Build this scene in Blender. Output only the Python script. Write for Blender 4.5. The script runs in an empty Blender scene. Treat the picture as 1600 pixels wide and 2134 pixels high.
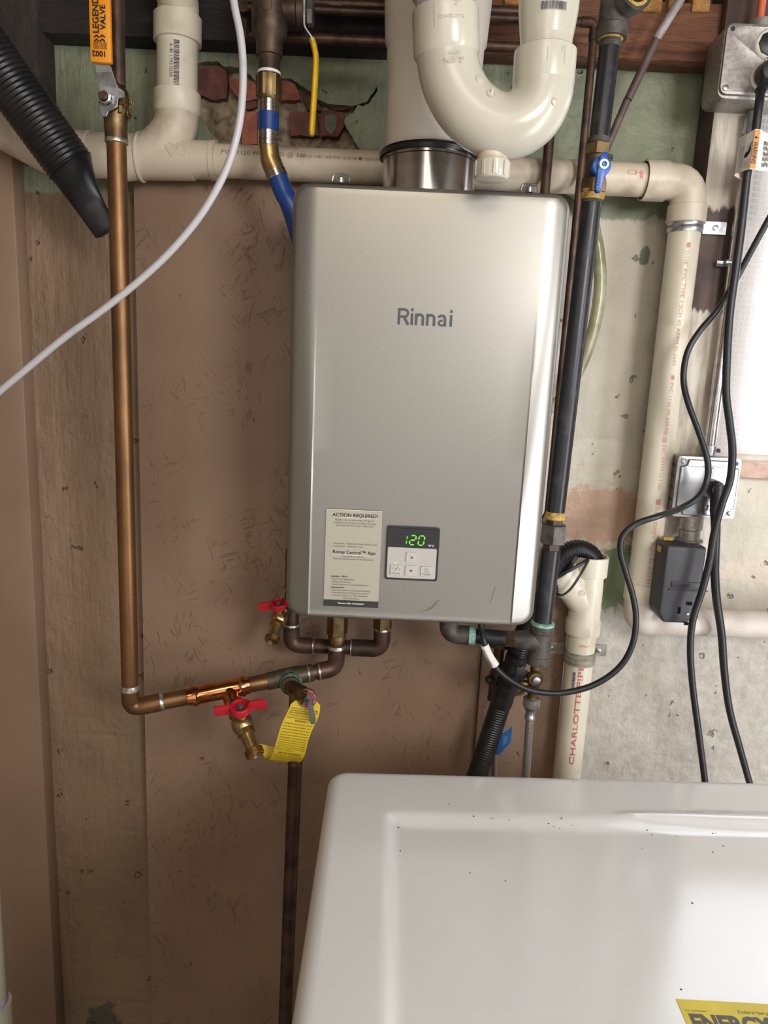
import bpy, bmesh, math, random
from mathutils import Vector as V, Matrix
from mathutils.geometry import tessellate_polygon
random.seed(7)
SC = bpy.context.scene
COL = SC.collection

# ------------------------------------------------------------------ camera
FPX = 1500.0                                  # focal length in pixels of the 1600 x 2134 frame
PITCH, ROLL = math.atan(296 / FPX), math.radians(2.62)
CAM = V((0, -1.255, 1.594))
FWD = V((0, math.cos(PITCH), -math.sin(PITCH)))
UP0 = V((0, math.sin(PITCH), math.cos(PITCH)))
RIGHT = V((1, 0, 0)) * math.cos(ROLL) + UP0 * math.sin(ROLL)
UP = V((1, 0, 0)) * -math.sin(ROLL) + UP0 * math.cos(ROLL)
cd = bpy.data.cameras.new('camera')
cam = bpy.data.objects.new('camera', cd)
COL.objects.link(cam)
cd.sensor_fit = 'VERTICAL'
cd.sensor_height = 36
cd.lens = FPX * 36 / 2134
cd.clip_start = 0.01
cam.matrix_world = Matrix(((RIGHT.x, UP.x, -FWD.x, CAM.x), (RIGHT.y, UP.y, -FWD.y, CAM.y), (RIGHT.z, UP.z, -FWD.z, CAM.z), (0, 0, 0, 1)))
SC.camera = cam

# ------------------------------------------------------------------ light
w = bpy.data.worlds.new('world')
SC.world = w
w.use_nodes = True
w.node_tree.nodes['Background'].inputs[0].default_value = (0.75, 0.86, 1.0, 1)
w.node_tree.nodes['Background'].inputs[1].default_value = 1.15


def area(name, loc, target, sx, sy, power, col):
    d = bpy.data.lights.new(name, 'AREA')
    d.shape = 'RECTANGLE'
    d.size, d.size_y, d.energy, d.color = sx, sy, power, col
    o = bpy.data.objects.new(name, d)
    COL.objects.link(o)
    o.location = loc
    o.rotation_euler = (V(target) - V(loc)).to_track_quat('-Z', 'Y').to_euler()
    return o


area('window_daylight', (1.0, 0.30, 1.88), (0.95, -1.0, 1.6), 0.8, 0.85, 19, (0.88, 0.94, 1.0))
area('room_window', (1.0, -2.3, 2.02), (0.0, 0.0, 1.45), 0.55, 0.5, 23, (1.0, 0.98, 0.95))
area('side_doorway', (1.88, -1.5, 1.10), (0.2, -0.2, 1.3), 0.75, 1.9, 50, (0.93, 0.96, 1.0))
area('ceiling_lamp', (0.0, -1.6, 2.40), (0.1, -0.7, 1.0), 0.6, 0.6, 7.5, (1.0, 0.86, 0.66))
area('rear_fill', (-0.1, -2.9, 1.45), (0.1, 0.0, 1.5), 1.6, 1.9, 10, (1.0, 0.97, 0.93))  # unseen soft fill added behind the camera to lift the front
SC.view_settings.view_transform = 'Standard'
SC.view_settings.look = 'None'
SC.view_settings.exposure = 0.1
SC.view_settings.gamma = 1.0
SC.view_settings.use_curve_mapping = False
SC.cycles.use_denoising = True
SC.cycles.max_bounces = 8
SC.cycles.sample_clamp_indirect = 6.0


# ------------------------------------------------------------------ helpers: points
def P(x, y, Y):                               # point on the plane Y=const seen at photo pixel x, y
    d = FWD + RIGHT * ((x - 800) / FPX) - UP * ((y - 1067) / FPX)
    return CAM + d * ((Y - CAM.y) / d.y)


def PZ(x, y, z):                              # point on the plane Z=const seen at photo pixel x, y
    d = FWD + RIGHT * ((x - 800) / FPX) - UP * ((y - 1067) / FPX)
    return CAM + d * ((z - CAM.z) / d.z)


def R(p, wpx):                                # half of a width of wpx photo pixels at point p
    return wpx / 2 * (p - CAM).dot(FWD) / FPX


def PL(Y, *pts):
    return [P(a[0], a[1], a[2] if len(a) > 2 else Y) for a in pts]


def spline(pts, n=8):
    out = []
    q = [pts[0] * 2 - pts[1]] + list(pts) + [pts[-1] * 2 - pts[-2]]
    for i in range(1, len(q) - 2):
        a, b, c, d = q[i - 1:i + 3]
        for k in range(n):
            t = k / n
            out.append(0.5 * (2 * b + (c - a) * t + (2 * a - 5 * b + 4 * c - d) * t * t + (3 * b - a - 3 * c + d) * t ** 3))
    out.append(pts[-1].copy())
    return out


def resample(pts, step):
    out, acc = [pts[0]], 0.0
    for a, b in zip(pts, pts[1:]):
        L = (b - a).length
        while acc + L >= step and L > 1e-9:
            t = (step - acc) / L
            a = a.lerp(b, t)
            out.append(a)
            L = (b - a).length
            acc = 0.0
        acc += L
    return out


def bend(pts, r, n=7):                        # polyline with rounded corners
    out = [pts[0]]
    for a, b, c in zip(pts, pts[1:], pts[2:]):
        u, v = (a - b).normalized(), (c - b).normalized()
        ang = u.angle(v)
        d = min(r / math.tan(ang / 2), (a - b).length * .49, (c - b).length * .49)
        p0, p1 = b + u * d, b + v * d
        for k in range(n + 1):
            t = k / n
            out.append(p0 * (1 - t) ** 2 + b * 2 * t * (1 - t) + p1 * t * t)
    out.append(pts[-1])
    return out


def basis(ax):
    ax = ax.normalized()
    a = ax.cross(V((0, 0, 1)) if abs(ax.z) < .9 else V((0, 1, 0))).normalized()
    return ax, a, ax.cross(a)


# ------------------------------------------------------------------ helpers: meshes
class MB:
    def __init__(s):
        s.v, s.f = [], []

    def add(s, vs, fs):
        o = len(s.v)
        s.v += [V(x) for x in vs]
        s.f += [tuple(i + o for i in f) for f in fs]
        return s

    def tube(s, pts, r, n=20, caps=True, flat=1.0, up=None):
        m = len(pts)
        rs = r if isinstance(r, (list, tuple)) else [r] * m
        t0 = (pts[1] - pts[0]).normalized()
        a = (up - t0 * up.dot(t0)).normalized() if up else basis(t0)[1]
        vs, fs = [], []
        for i in range(m):
            t = (pts[min(i + 1, m - 1)] - pts[max(i - 1, 0)]).normalized()
            a = (a - t * a.dot(t)).normalized()
            b = t.cross(a)
            for k in range(n):
                th = 2 * math.pi * k / n
                vs.append(pts[i] + a * (rs[i] * math.cos(th)) + b * (rs[i] * flat * math.sin(th)))
        for i in range(m - 1):
            for k in range(n):
                k2 = (k + 1) % n
                fs.append((i * n + k, i * n + k2, (i + 1) * n + k2, (i + 1) * n + k))
        if caps:
            fs.append(tuple(range(n - 1, -1, -1)))
            fs.append(tuple((m - 1) * n + k for k in range(n)))
        return s.add(vs, fs)

    def lathe(s, p, ax, prof, n=28, phase=0.0, caps=True):    # prof: (distance along the axis, radius)
        ax, a, b = basis(ax)
        vs, fs = [], []
        for d, r in prof:
            for k in range(n):
                th = 2 * math.pi * k / n + phase
                vs.append(p + ax * d + (a * math.cos(th) + b * math.sin(th)) * max(r, 1e-5))
        for i in range(len(prof) - 1):
            for k in range(n):
                k2 = (k + 1) % n
                fs.append((i * n + k, i * n + k2, (i + 1) * n + k2, (i + 1) * n + k))
        if caps:
            fs.append(tuple(range(n - 1, -1, -1)))
            fs.append(tuple((len(prof) - 1) * n + k for k in range(n)))
        return s.add(vs, fs)

    def hexa(s, p, ax, d0, d1, r, phase=0.3, c=None):         # hexagon with chamfered rims
        c = c if c is not None else r * .12
        return s.lathe(p, ax, [(d0, r - c), (d0 + c * .6, r), (d1 - c * .6, r), (d1, r - c)], 6, phase)

    def box(s, lo, hi):
        x0, y0, z0 = lo
        x1, y1, z1 = hi
        return s.add([(x0, y0, z0), (x1, y0, z0), (x1, y1, z0), (x0, y1, z0), (x0, y0, z1), (x1, y0, z1), (x1, y1, z1), (x0, y1, z1)],
                     [(3, 2, 1, 0), (4, 5, 6, 7), (0, 1, 5, 4), (1, 2, 6, 5), (2, 3, 7, 6), (3, 0, 4, 7)])

    def obox(s, c, ax, ay, az, hx, hy, hz):
        vs = [c + ax * (hx * i) + ay * (hy * j) + az * (hz * k) for k in (-1, 1) for j in (-1, 1) for i in (-1, 1)]
        return s.add(vs, [(0, 2, 3, 1), (4, 5, 7, 6), (0, 1, 5, 4), (1, 3, 7, 5), (3, 2, 6, 7), (2, 0, 4, 6)])

    def prism(s, poly, d):                    # poly: 3-D points of the face, d: vector to the other face
        n = len(poly)
        tris = tessellate_polygon([poly])
        vs = list(poly) + [p + d for p in poly]
        fs = [tuple(t) for t in tris] + [tuple(i + n for i in reversed(t)) for t in tris]
        fs += [(i, (i + 1) % n, (i + 1) % n + n, i + n) for i in range(n)]
        return s.add(vs, fs)

    def plate(s, loops, d):                   # polygon with holes given thickness d
        tris = tessellate_polygon(loops)
        flat = [p for l in loops for p in l]
        n = len(flat)
        fs = [tuple(t) for t in tris] + [tuple(i + n for i in reversed(t)) for t in tris]
        o = 0
        for l in loops:
            m = len(l)
            fs += [(o + i, o + (i + 1) % m, o + (i + 1) % m + n, o + i + n) for i in range(m)]
            o += m
        return s.add(flat + [p + d for p in flat], fs)

    def text(s, body, fn, width=None, size=None, bold=0.0, align='LEFT', sx=1.0, spacing=1.0):
        vs, fs = glyphs(body, bold, spacing)
        if not vs:
            return s
        x0, x1 = min(v[0] for v in vs), max(v[0] for v in vs)
        k = (width / ((x1 - x0) * sx)) if width else size
        off = {'LEFT': x0, 'CENTER': (x0 + x1) / 2, 'RIGHT': x1}[align]
        return s.add([fn((v[0] - off) * k * sx, v[1] * k) for v in vs], fs)

    def build(s, name, mat, parent=None, label=None, cat=None, group=None, kind=None, smooth=40, bevel=0, seg=2, loc=None):
        me = bpy.data.meshes.new(name)
        if parent is not None:
            c = WORLD[parent.name]
            local = V((0, 0, 0))
        else:
            lo = V([min(v[i] for v in s.v) for i in range(3)])
            hi = V([max(v[i] for v in s.v) for i in range(3)])
            c = V(loc) if loc is not None else V(((lo.x + hi.x) / 2, (lo.y + hi.y) / 2, lo.z))
            local = c
        me.from_pydata([tuple(v - c) for v in s.v], [], s.f)
        bm = bmesh.new()
        bm.from_mesh(me)
        bmesh.ops.recalc_face_normals(bm, faces=bm.faces)
        if bevel:
            es = [e for e in bm.edges if len(e.link_faces) == 2 and e.calc_face_angle(0) > .5]
            bmesh.ops.bevel(bm, geom=es, offset=bevel, segments=seg, profile=.5, affect='EDGES', clamp_overlap=True)
        bm.to_mesh(me)
        bm.free()
        if smooth:
            me.polygons.foreach_set('use_smooth', [True] * len(me.polygons))
            me.set_sharp_from_angle(angle=math.radians(smooth))
        me.materials.append(mat)
        o = bpy.data.objects.new(name, me)
        COL.objects.link(o)
        if parent is not None:
            o.parent = parent
            WORLD[o.name] = WORLD[parent.name]
        else:
            o.location = local
            WORLD[o.name] = c
        tag(o, label, cat, group, kind)
        return o


WORLD = {}
GL = {}


def glyphs(body, bold, spacing=1.0):
    key = (body, bold, spacing)
    if key not in GL:
        cu = bpy.data.curves.new('lettering', 'FONT')
        cu.body, cu.size, cu.offset, cu.resolution_u, cu.space_character = body, 1.0, bold, 3, spacing
        o = bpy.data.objects.new('lettering', cu)
        COL.objects.link(o)
        me = o.to_mesh()
        GL[key] = ([tuple(v.co) for v in me.vertices], [tuple(p.vertices) for p in me.polygons])
        o.to_mesh_clear()
        bpy.data.objects.remove(o)
        bpy.data.curves.remove(cu)
    return GL[key]


def tag(o, label=None, cat=None, group=None, kind=None):
    for k, v in (('label', label), ('category', cat), ('group', group), ('kind', kind)):
        if v:
            o[k] = v
    return o


def thing(name, label, cat, loc, group=None, kind=None):
    o = bpy.data.objects.new(name, None)
    COL.objects.link(o)
    o.empty_display_size = .03
    o.location = loc
    WORLD[o.name] = V(loc)
    return tag(o, label, cat, group, kind)


def plane(o, u, v):                           # mapping for flat lettering
    return lambda a, b: o + u * a + v * b


def wrap(c, ax, face, r, side):               # mapping for lettering along the axis of a pipe
    return lambda a, b: c + ax * a + (face * math.cos(b / r) + side * math.sin(b / r)) * r


def around(c, ax, face, r, side, cut=0):      # mapping for lettering around a pipe
    return lambda a, b: c + ax * b + (face * math.cos(a / r) + side * math.sin(a / r)) * r


# ------------------------------------------------------------------ helpers: materials
def lin(c):
    return tuple((x / 255 / 12.92 if x / 255 <= .04045 else ((x / 255 + .055) / 1.055) ** 2.4) for x in c) + (1,)


class NT:
    def __init__(s, name):
        s.m = bpy.data.materials.new(name)
        s.m.use_nodes = True
        s.t = s.m.node_tree
        s.b = s.t.nodes['Principled BSDF']
        s.out = s.t.nodes['Material Output']

    def node(s, ty, **kw):
        n = s.t.nodes.new(ty)
        for k, v in kw.items():
            setattr(n, k, v)
        return n

    def put(s, sock, v):
        if isinstance(v, bpy.types.NodeSocket):
            s.t.links.new(v, sock)
        elif isinstance(v, tuple) and len(v) == 3 and sock.type == 'RGBA':
            sock.default_value = lin(v)
        else:
            sock.default_value = v

    def coord(s, scale=None):
        c = s.node('ShaderNodeTexCoord').outputs['Object']
        if scale:
            mp = s.node('ShaderNodeMapping')
            s.put(mp.inputs[0], c)
            mp.inputs['Scale'].default_value = scale
            c = mp.outputs[0]
        return c

    def noise(s, scale, detail=4, rough=.55, vec=None, dist=0.0):
        n = s.node('ShaderNodeTexNoise')
        s.put(n.inputs['Vector'], vec if vec is not None else s.coord())
        n.inputs['Scale'].default_value = scale
        n.inputs['Detail'].default_value = detail
        n.inputs['Roughness'].default_value = rough
        n.inputs['Distortion'].default_value = dist
        return n.outputs[0]

    def mth(s, op, a, b=0.0, clamp=False):
        n = s.node('ShaderNodeMath', operation=op, use_clamp=clamp)
        s.put(n.inputs[0], a)
        s.put(n.inputs[1], b)
        return n.outputs[0]

    def step(s, v, a, b):                     # smooth 0..1 from a to b
        n = s.node('ShaderNodeMapRange', interpolation_type='SMOOTHSTEP')
        s.put(n.inputs[0], v)
        n.inputs[1].default_value, n.inputs[2].default_value = a, b
        return n.outputs[0]

    def mix(s, f, a, b):
        n = s.node('ShaderNodeMix', data_type='RGBA')
        s.put(n.inputs[0], f)
        s.put(n.inputs[6], a)
        s.put(n.inputs[7], b)
        return n.outputs[2]

    def xyz(s, vec=None):
        n = s.node('ShaderNodeSeparateXYZ')
        s.put(n.inputs[0], vec if vec is not None else s.coord())
        return n.outputs

    def bump(s, h, strength=.3, dist=.002, normal=None):
        n = s.node('ShaderNodeBump')
        s.put(n.inputs['Height'], h)
        n.inputs['Strength'].default_value = strength
        n.inputs['Distance'].default_value = dist
        if normal is not None:
            s.put(n.inputs['Normal'], normal)
        return n.outputs[0]

    def done(s, col, rough=.5, metal=0.0, normal=None, **kw):
        s.put(s.b.inputs['Base Color'], col)
        s.put(s.b.inputs['Roughness'], rough)
        s.put(s.b.inputs['Metallic'], metal)
        if normal is not None:
            s.put(s.b.inputs['Normal'], normal)
        for k, v in kw.items():
            s.put(s.b.inputs[k.replace('_', ' ')], v)
        return s.m


def simple(name, a, b=None, scale=30, rough=.5, metal=0.0, bump=0.0, bscale=200, lo=.4, hi=.62, stretch=None, r2=None, **kw):
    t = NT(name)
    c = t.coord(stretch) if stretch else None
    f = t.step(t.noise(scale, 5, vec=c), lo, hi) if (b or r2) else 0.0
    col = t.mix(f, a, b) if b else a
    ro = rough
    if r2:
        ro = t.mth('ADD', t.mth('MULTIPLY', f, r2 - rough), rough)
    nm = t.bump(t.noise(bscale, 4, vec=c), bump, .002) if bump else None
    return t.done(col, ro, metal, nm, **kw)


M = {}
M['pvc'] = simple('cream_pvc', (220, 212, 193), (196, 184, 162), 14, .34, lo=.5, hi=.75, bump=.04, bscale=40)
M['pvc_dirty'] = simple('grimy_pvc', (214, 201, 182), (168, 150, 128), 16, .42, lo=.48, hi=.78, bump=.06, bscale=60)
M['pvc_white'] = simple('white_pvc', (198, 193, 179), (184, 177, 162), 8, .24, lo=.5, hi=.8)
M['pvc_grey'] = simple('vent_plastic', (228, 219, 208), (212, 202, 192), 9, .38, lo=.45, hi=.75)
M['primer'] = simple('violet_primer', (150, 140, 190), (205, 198, 210), 60, .35, lo=.4, hi=.6)
M['solder'] = simple('solder', (196, 192, 184), (140, 132, 122), 120, .38, .8)
M['copper'] = simple('aged_copper', (142, 104, 68), (104, 78, 54), 18, .42, .8, lo=.38, hi=.7, r2=.44, stretch=(1, 1, .35), bump=.03, bscale=80)
M['copper_dark'] = simple('tarnished_copper', (98, 74, 62), (66, 52, 46), 26, .46, .6, bump=.05, bscale=100)
M['copper_new'] = simple('bright_copper', (216, 146, 104), (184, 112, 74), 30, .16, 1.0, lo=.45, hi=.7)
M['copper_green'] = simple('patinated_copper', (86, 74, 58), (96, 118, 104), 45, .5, .55, lo=.5, hi=.72, bump=.1, bscale=120)
M['brass'] = simple('brass', (184, 158, 110), (140, 116, 76), 40, .3, .95, lo=.4, hi=.72, bump=.03, bscale=150)
M['brass_old'] = simple('dull_brass', (126, 106, 72), (92, 74, 52), 40, .42, .85, bump=.05, bscale=150)
M['bronze'] = simple('dark_bronze', (94, 78, 66), (66, 54, 48), 35, .5, .6, bump=.08, bscale=160)
M['iron'] = simple('black_iron', (46, 46, 50), (70, 68, 70), 40, .32, .35, lo=.5, hi=.75, r2=.5, bump=.05, bscale=140)
M['iron_cast'] = simple('cast_iron', (98, 92, 88), (74, 69, 67), 50, .55, .4, bump=.15, bscale=260)
M['flux'] = simple('green_flux', (160, 206, 186), (120, 164, 146), 120, .5, bump=.2, bscale=180)
M['flux_dark'] = simple('verdigris', (96, 132, 120), (70, 84, 74), 160, .7, bump=.5, bscale=240)
M['dope'] = simple('yellow_pipe_dope', (196, 160, 88), (150, 116, 60), 160, .55, bump=.3, bscale=240)
M['steel'] = simple('brushed_steel', (196, 192, 190), (176, 170, 168), 3, .2, 1.0, stretch=(1, 1, 12))
M['zinc'] = simple('zinc', (190, 192, 194), (150, 152, 156), 50, .34, .9, bump=.04, bscale=120)
M['cast_alu'] = simple('cast_aluminium', (170, 163, 158), (148, 142, 138), 160, .45, .7, bump=.12, bscale=600)
M['plate_alu'] = simple('plated_cover', (172, 174, 176), (158, 160, 163), 4, .3, .85, stretch=(1, 1, 14))
M['black'] = simple('black_plastic', (34, 34, 38), (44, 44, 48), 20, .4)
M['cord'] = simple('black_cord_jacket', (36, 36, 40), rough=.38)
M['ribbed'] = simple('black_ribbed_rubber', (24, 24, 27), (34, 33, 36), 25, .36, bump=.05)
M['device'] = simple('charcoal_plastic', (58, 58, 64), (66, 66, 72), 10, .5, bump=.08, bscale=500)
M['gasket'] = simple('black_gasket', (26, 26, 30), rough=.35)
M['blue'] = simple('blue_sleeve', (26, 64, 136), (22, 56, 124), 20, .35)
M['blue_paint'] = simple('blue_enamel', (40, 98, 186), (30, 82, 168), 60, .3, bump=.1, bscale=160)
M['blue_tag'] = simple('blue_paper_tag', (32, 92, 158), rough=.5)
M['red'] = simple('red_enamel', (200, 40, 56), (186, 34, 50), 30, .32)
M['red_disc'] = simple('maroon_disc', (142, 46, 60), rough=.45)
M['yellow'] = simple('yellow_vinyl', (232, 192, 30), (222, 180, 30), 30, .4)
M['yellow_tag'] = simple('yellow_paper', (232, 204, 48), (222, 194, 46), 20, .5)
M['yellow_label'] = simple('yellow_label', (226, 206, 62), (216, 196, 60), 20, .45)
M['orange'] = simple('orange_vinyl', (232, 148, 22), (222, 138, 20), 20, .42)
M['orange_cable'] = simple('orange_cable', (214, 106, 70), rough=.45)
M['orange_print'] = simple('orange_print', (224, 150, 70), rough=.5)
M['ink'] = simple('black_ink', (34, 34, 38), rough=.5)
M['ink_grey'] = simple('grey_ink', (92, 88, 84), rough=.5)
M['ink_red'] = simple('red_ink', (196, 92, 92), rough=.5)
M['ink_red_faint'] = simple('faded_red_ink', (206, 140, 128), rough=.5)
M['ink_blue'] = simple('dark_blue_ink', (52, 52, 74), rough=.5)
M['ink_brown'] = simple('brown_ink', (120, 98, 84), rough=.5)
M['white_ink'] = simple('white_ink', (235, 235, 235), rough=.5)
M['sticker'] = simple('grey_sticker', (176, 171, 156), rough=.45)
M['sticker_dark'] = simple('dark_sticker_band', (48, 48, 50), rough=.45)
M['paper'] = simple('white_paper', (232, 230, 226), rough=.55)
M['logo'] = simple('logo_grey', (72, 74, 78), rough=.35, metal=.3)
M['cable_white'] = simple('white_cable', (186, 184, 188), (172, 168, 172), 40, .35, lo=.55, hi=.8)
M['cable_grey'] = simple('grey_cable', (168, 162, 160), (140, 132, 130), 30, .42)
M['cable_brown'] = simple('brown_cable', (104, 86, 82), (84, 68, 64), 30, .42)
M['foam'] = simple('yellow_foam', (216, 176, 104), (190, 150, 84), 120, .8, bump=.5, bscale=200)
M['lens'] = simple('black_display', (24, 25, 30), rough=.12)
M['ghost'] = simple('unlit_segment', (36, 37, 43), rough=.2)
M['panel_face'] = simple('control_plastic', (184, 180, 176), rough=.38)
M['button'] = simple('button_rubber', (190, 187, 183), rough=.4)
M['receptacle'] = simple('ivory_receptacle', (206, 200, 182), rough=.4)
M['enamel'] = simple('white_enamel', (233, 233, 233), (227, 227, 226), 4, .13, lo=.4, hi=.7, bump=.012, bscale=9, IOR=1.75)
M['dirt'] = simple('dark_specks', (60, 56, 54), rough=.7)


def emit(name, col, st):
    t = NT(name)
    t.put(t.b.inputs['Emission Color'], col)
    t.b.inputs['Emission Strength'].default_value = st
    return t.done((10, 20, 8), .4)


M['led'] = emit('green_segments', (110, 255, 40), 1.6)
M['led_lamp'] = emit('green_lamp', (150, 255, 110), 1.2)

t = NT('silver_coat')                          # the heater's metallic paint
g = t.noise(900, 2)
M['silver'] = t.done(t.mix(t.step(g, .35, .65), (144, 141, 135), (150, 147, 141)), .36, .72, t.bump(g, .015, .0003), Coat_Weight=.15, Coat_Roughness=.25)

t = NT('steel_braid')
wv = t.node('ShaderNodeTexWave', wave_type='BANDS', bands_direction='DIAGONAL')
t.put(wv.inputs[0], t.coord())
wv.inputs['Scale'].default_value = 190
wv.inputs['Distortion'].default_value = 1.0
M['braid'] = t.done(t.mix(wv.outputs[1], (202, 200, 194), (128, 124, 119)), .34, .8, t.bump(wv.outputs[1], .4, .001))

t = NT('cloudy_tube')
M['tube'] = t.done(t.mix(t.step(t.noise(20), .35, .65), (196, 192, 158), (150, 148, 110)), .22, Transmission_Weight=.35)


def wood(name, a, b, dark, stretch, rough=.75, sc=9.0):
    t = NT(name)
    c = t.coord(stretch)
    g = t.noise(sc, 6, .65, c, 1.2)
    k = t.noise(3, 3)
    fine = t.noise(sc * 6, 4, .7, c)
    col = t.mix(t.step(g, .35, .65), a, b)
    col = t.mix(t.mth('MULTIPLY', t.step(fine, .55, .7), .55), col, dark)
    col = t.mix(t.mth('MULTIPLY', t.step(k, .5, .75), .5), col, dark)
    return t.done(col, rough, 0, t.bump(t.mth('ADD', g, fine), .6, .004))


M['beam_red'] = wood('old_red_wood', (132, 88, 62), (92, 58, 44), (50, 34, 30), (1, 6, 9), sc=7)
M['beam_dark'] = wood('shaded_beam_wood', (34, 29, 29), (24, 21, 23), (78, 68, 64), (1, 6, 9), sc=7)  # left part of the beam, its shade put into the wood colour
M['wall_dark'] = wood('dark_shaded_wood', (60, 48, 42), (42, 34, 32), (24, 20, 20), (3, 3, 2), sc=12)  # dark brown wood, deepened by shadow put into the colour
M['wood_pale'] = wood('pale_sheathing', (188, 140, 78), (150, 104, 56), (90, 60, 36), (3, 5, 5))


def pinkpaint(name, flake):
    t = NT(name)
    c = t.coord()
    big = t.noise(3.2, 3)
    col = t.mix(t.step(big, .35, .68), (150, 124, 103), (136, 110, 91))
    nm = t.bump(t.noise(260, 3), .12, .001)
    if flake:                                  # strand board under thick paint
        hs, s2 = None, None
        for ang, off in ((.95, 0), (-.95, 3), (1.35, 7), (-1.3, 11), (.35, 17)):
            ro_ = t.node('ShaderNodeMapping')
            t.put(ro_.inputs[0], c)
            ro_.inputs['Rotation'].default_value = (0, ang, 0)
            mp = t.node('ShaderNodeMapping')
            t.put(mp.inputs[0], ro_.outputs[0])
            mp.inputs['Location'].default_value = (off, 0, off)
            mp.inputs['Scale'].default_value = (24, 1, 170)
            n = t.noise(1.0, 2, .5, mp.outputs[0])
            k = t.mth('MULTIPLY', t.step(n, .60, .66), t.step(t.noise(15 + off * .3, 3), .50, .6))
            hs = k if hs is None else t.mth('MAXIMUM', hs, k)
        hs = t.mth('MULTIPLY', hs, t.step(t.noise(6, 3), .42, .58))
        pit = t.step(t.noise(34, 3, .6, t.coord((1, 1, .6))), .70, .75)
        col = t.mix(t.mth('MULTIPLY', hs, .38), col, (88, 64, 54))
        col = t.mix(t.mth('MULTIPLY', pit, .65), col, (78, 56, 48))
        nm = t.bump(t.mth('SUBTRACT', t.noise(9, 4), t.mth('ADD', hs, pit)), .55, .0025, nm)
    else:
        nm = t.bump(t.noise(30, 4, vec=t.coord((1, 1, .25))), .25, .002, nm)
        crack = t.step(t.noise(26, 5, .7), .72, .76)
        col = t.mix(t.mth('MULTIPLY', crack, .5), col, (84, 62, 52))
    return t.done(col, .46, 0, nm)


M['osb'] = pinkpaint('painted_strand_board', True)
M['board'] = pinkpaint('painted_board', False)


def mask_box(t, X, Z, cx, cz, rx, rz, nz, amp, edge=.2):       # soft irregular blot
    dx = t.mth('MULTIPLY', t.mth('SUBTRACT', X, cx), 1 / rx)
    dz = t.mth('MULTIPLY', t.mth('SUBTRACT', Z, cz), 1 / rz)
    d = t.mth('SQRT', t.mth('ADD', t.mth('MULTIPLY', dx, dx), t.mth('MULTIPLY', dz, dz)))
    d = t.mth('ADD', d, t.mth('MULTIPLY', t.mth('SUBTRACT', nz, .5), amp))
    return t.step(d, 1 + edge / 2, 1 - edge / 2)


def wallpaint():
    t = NT('old_wall_paint')
    x = t.xyz()
    X, Z = x[0], x[2]
    n1, n2, n3 = t.noise(9, 5), t.noise(40, 5, .65), t.noise(2.2, 3)
    pink = t.mix(t.step(n3, .35, .68), (146, 121, 99), (128, 107, 86))
    pink = t.mix(t.mth('MULTIPLY', t.step(n1, .55, .72), .45), pink, (120, 106, 84))
    cream = t.mix(t.step(n1, .35, .7), (206, 199, 184), (190, 182, 167))
    cream = t.mix(t.mth('MULTIPLY', t.step(n2, .62, .75), .4), cream, (160, 150, 134))
    green = t.mix(t.step(n1, .35, .68), (142, 148, 123), (116, 122, 101))
    green = t.mix(t.mth('MULTIPLY', t.step(n2, .58, .75), .5), green, (86, 92, 76))
    low = t.step(t.mth('ADD', Z, t.mth('MULTIPLY', t.mth('SUBTRACT', n1, .5), .12)), 1.27, 1.16)
    cream = t.mix(t.mth('MULTIPLY', low, .8), cream, t.mix(t.step(n2, .4, .62), (182, 175, 165), (164, 157, 148)))
    wob = t.mth('MULTIPLY', t.mth('SUBTRACT', n1, .5), .05)
    col = t.mix(t.step(t.mth('ADD', X, wob), .225, .235), pink, cream)
    for cx, cz, rx, rz, c in ((.385, 1.355, .085, .055, (190, 158, 136)), (.43, 1.24, .04, .06, (120, 136, 104)), (.412, 1.80, .008, .016, (112, 118, 106)), (.47, 1.33, .03, .03, (150, 160, 132)), (.9, 1.445, .45, .012, (206, 176, 160)),
                              (.85, 1.27, .3, .03, (206, 192, 176)), (-.53, .24, .03, .05, (96, 90, 80))):
        col = t.mix(mask_box(t, X, Z, cx, cz, rx, rz, n2, 2.2, .3), col, c)
    gz = t.mth('ADD', Z, t.mth('MULTIPLY', t.mth('SUBTRACT', n2, .5), .05))
    col = t.mix(t.step(gz, 1.850, 1.858), col, green)
    dents = t.step(t.noise(26, 4, .6), .645, .70)
    col = t.mix(t.mth('MULTIPLY', dents, .26), col, (110, 98, 84))
    # block courses and brushed relief
    crs = t.mth('ABSOLUTE', t.mth('SUBTRACT', t.mth('FRACT', t.mth('MULTIPLY', t.mth('ADD', Z, t.mth('MULTIPLY', n3, .02)), 1 / .2)), .5))
    joint = t.mth('MULTIPLY', t.step(crs, .05, 0.0), t.step(t.noise(7, 4), .42, .62))
    brush = t.noise(26, 4, .6, t.coord((2.2, 1, .3)))
    left = t.step(X, .25, .15)
    h = t.mth('ADD', t.mth('MULTIPLY', brush, t.mth('ADD', t.mth('MULTIPLY', left, .35), .12)), t.mth('ADD', t.mth('MULTIPLY', t.noise(11, 4), 1.5), t.mth('MULTIPLY', n2, .35)))
    h = t.mth('SUBTRACT', h, t.mth('ADD', t.mth('MULTIPLY', joint, .16), t.mth('MULTIPLY', dents, .8)))
    return t.done(col, .5, 0, t.bump(h, .9, .009))


M['wall'] = wallpaint()

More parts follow.
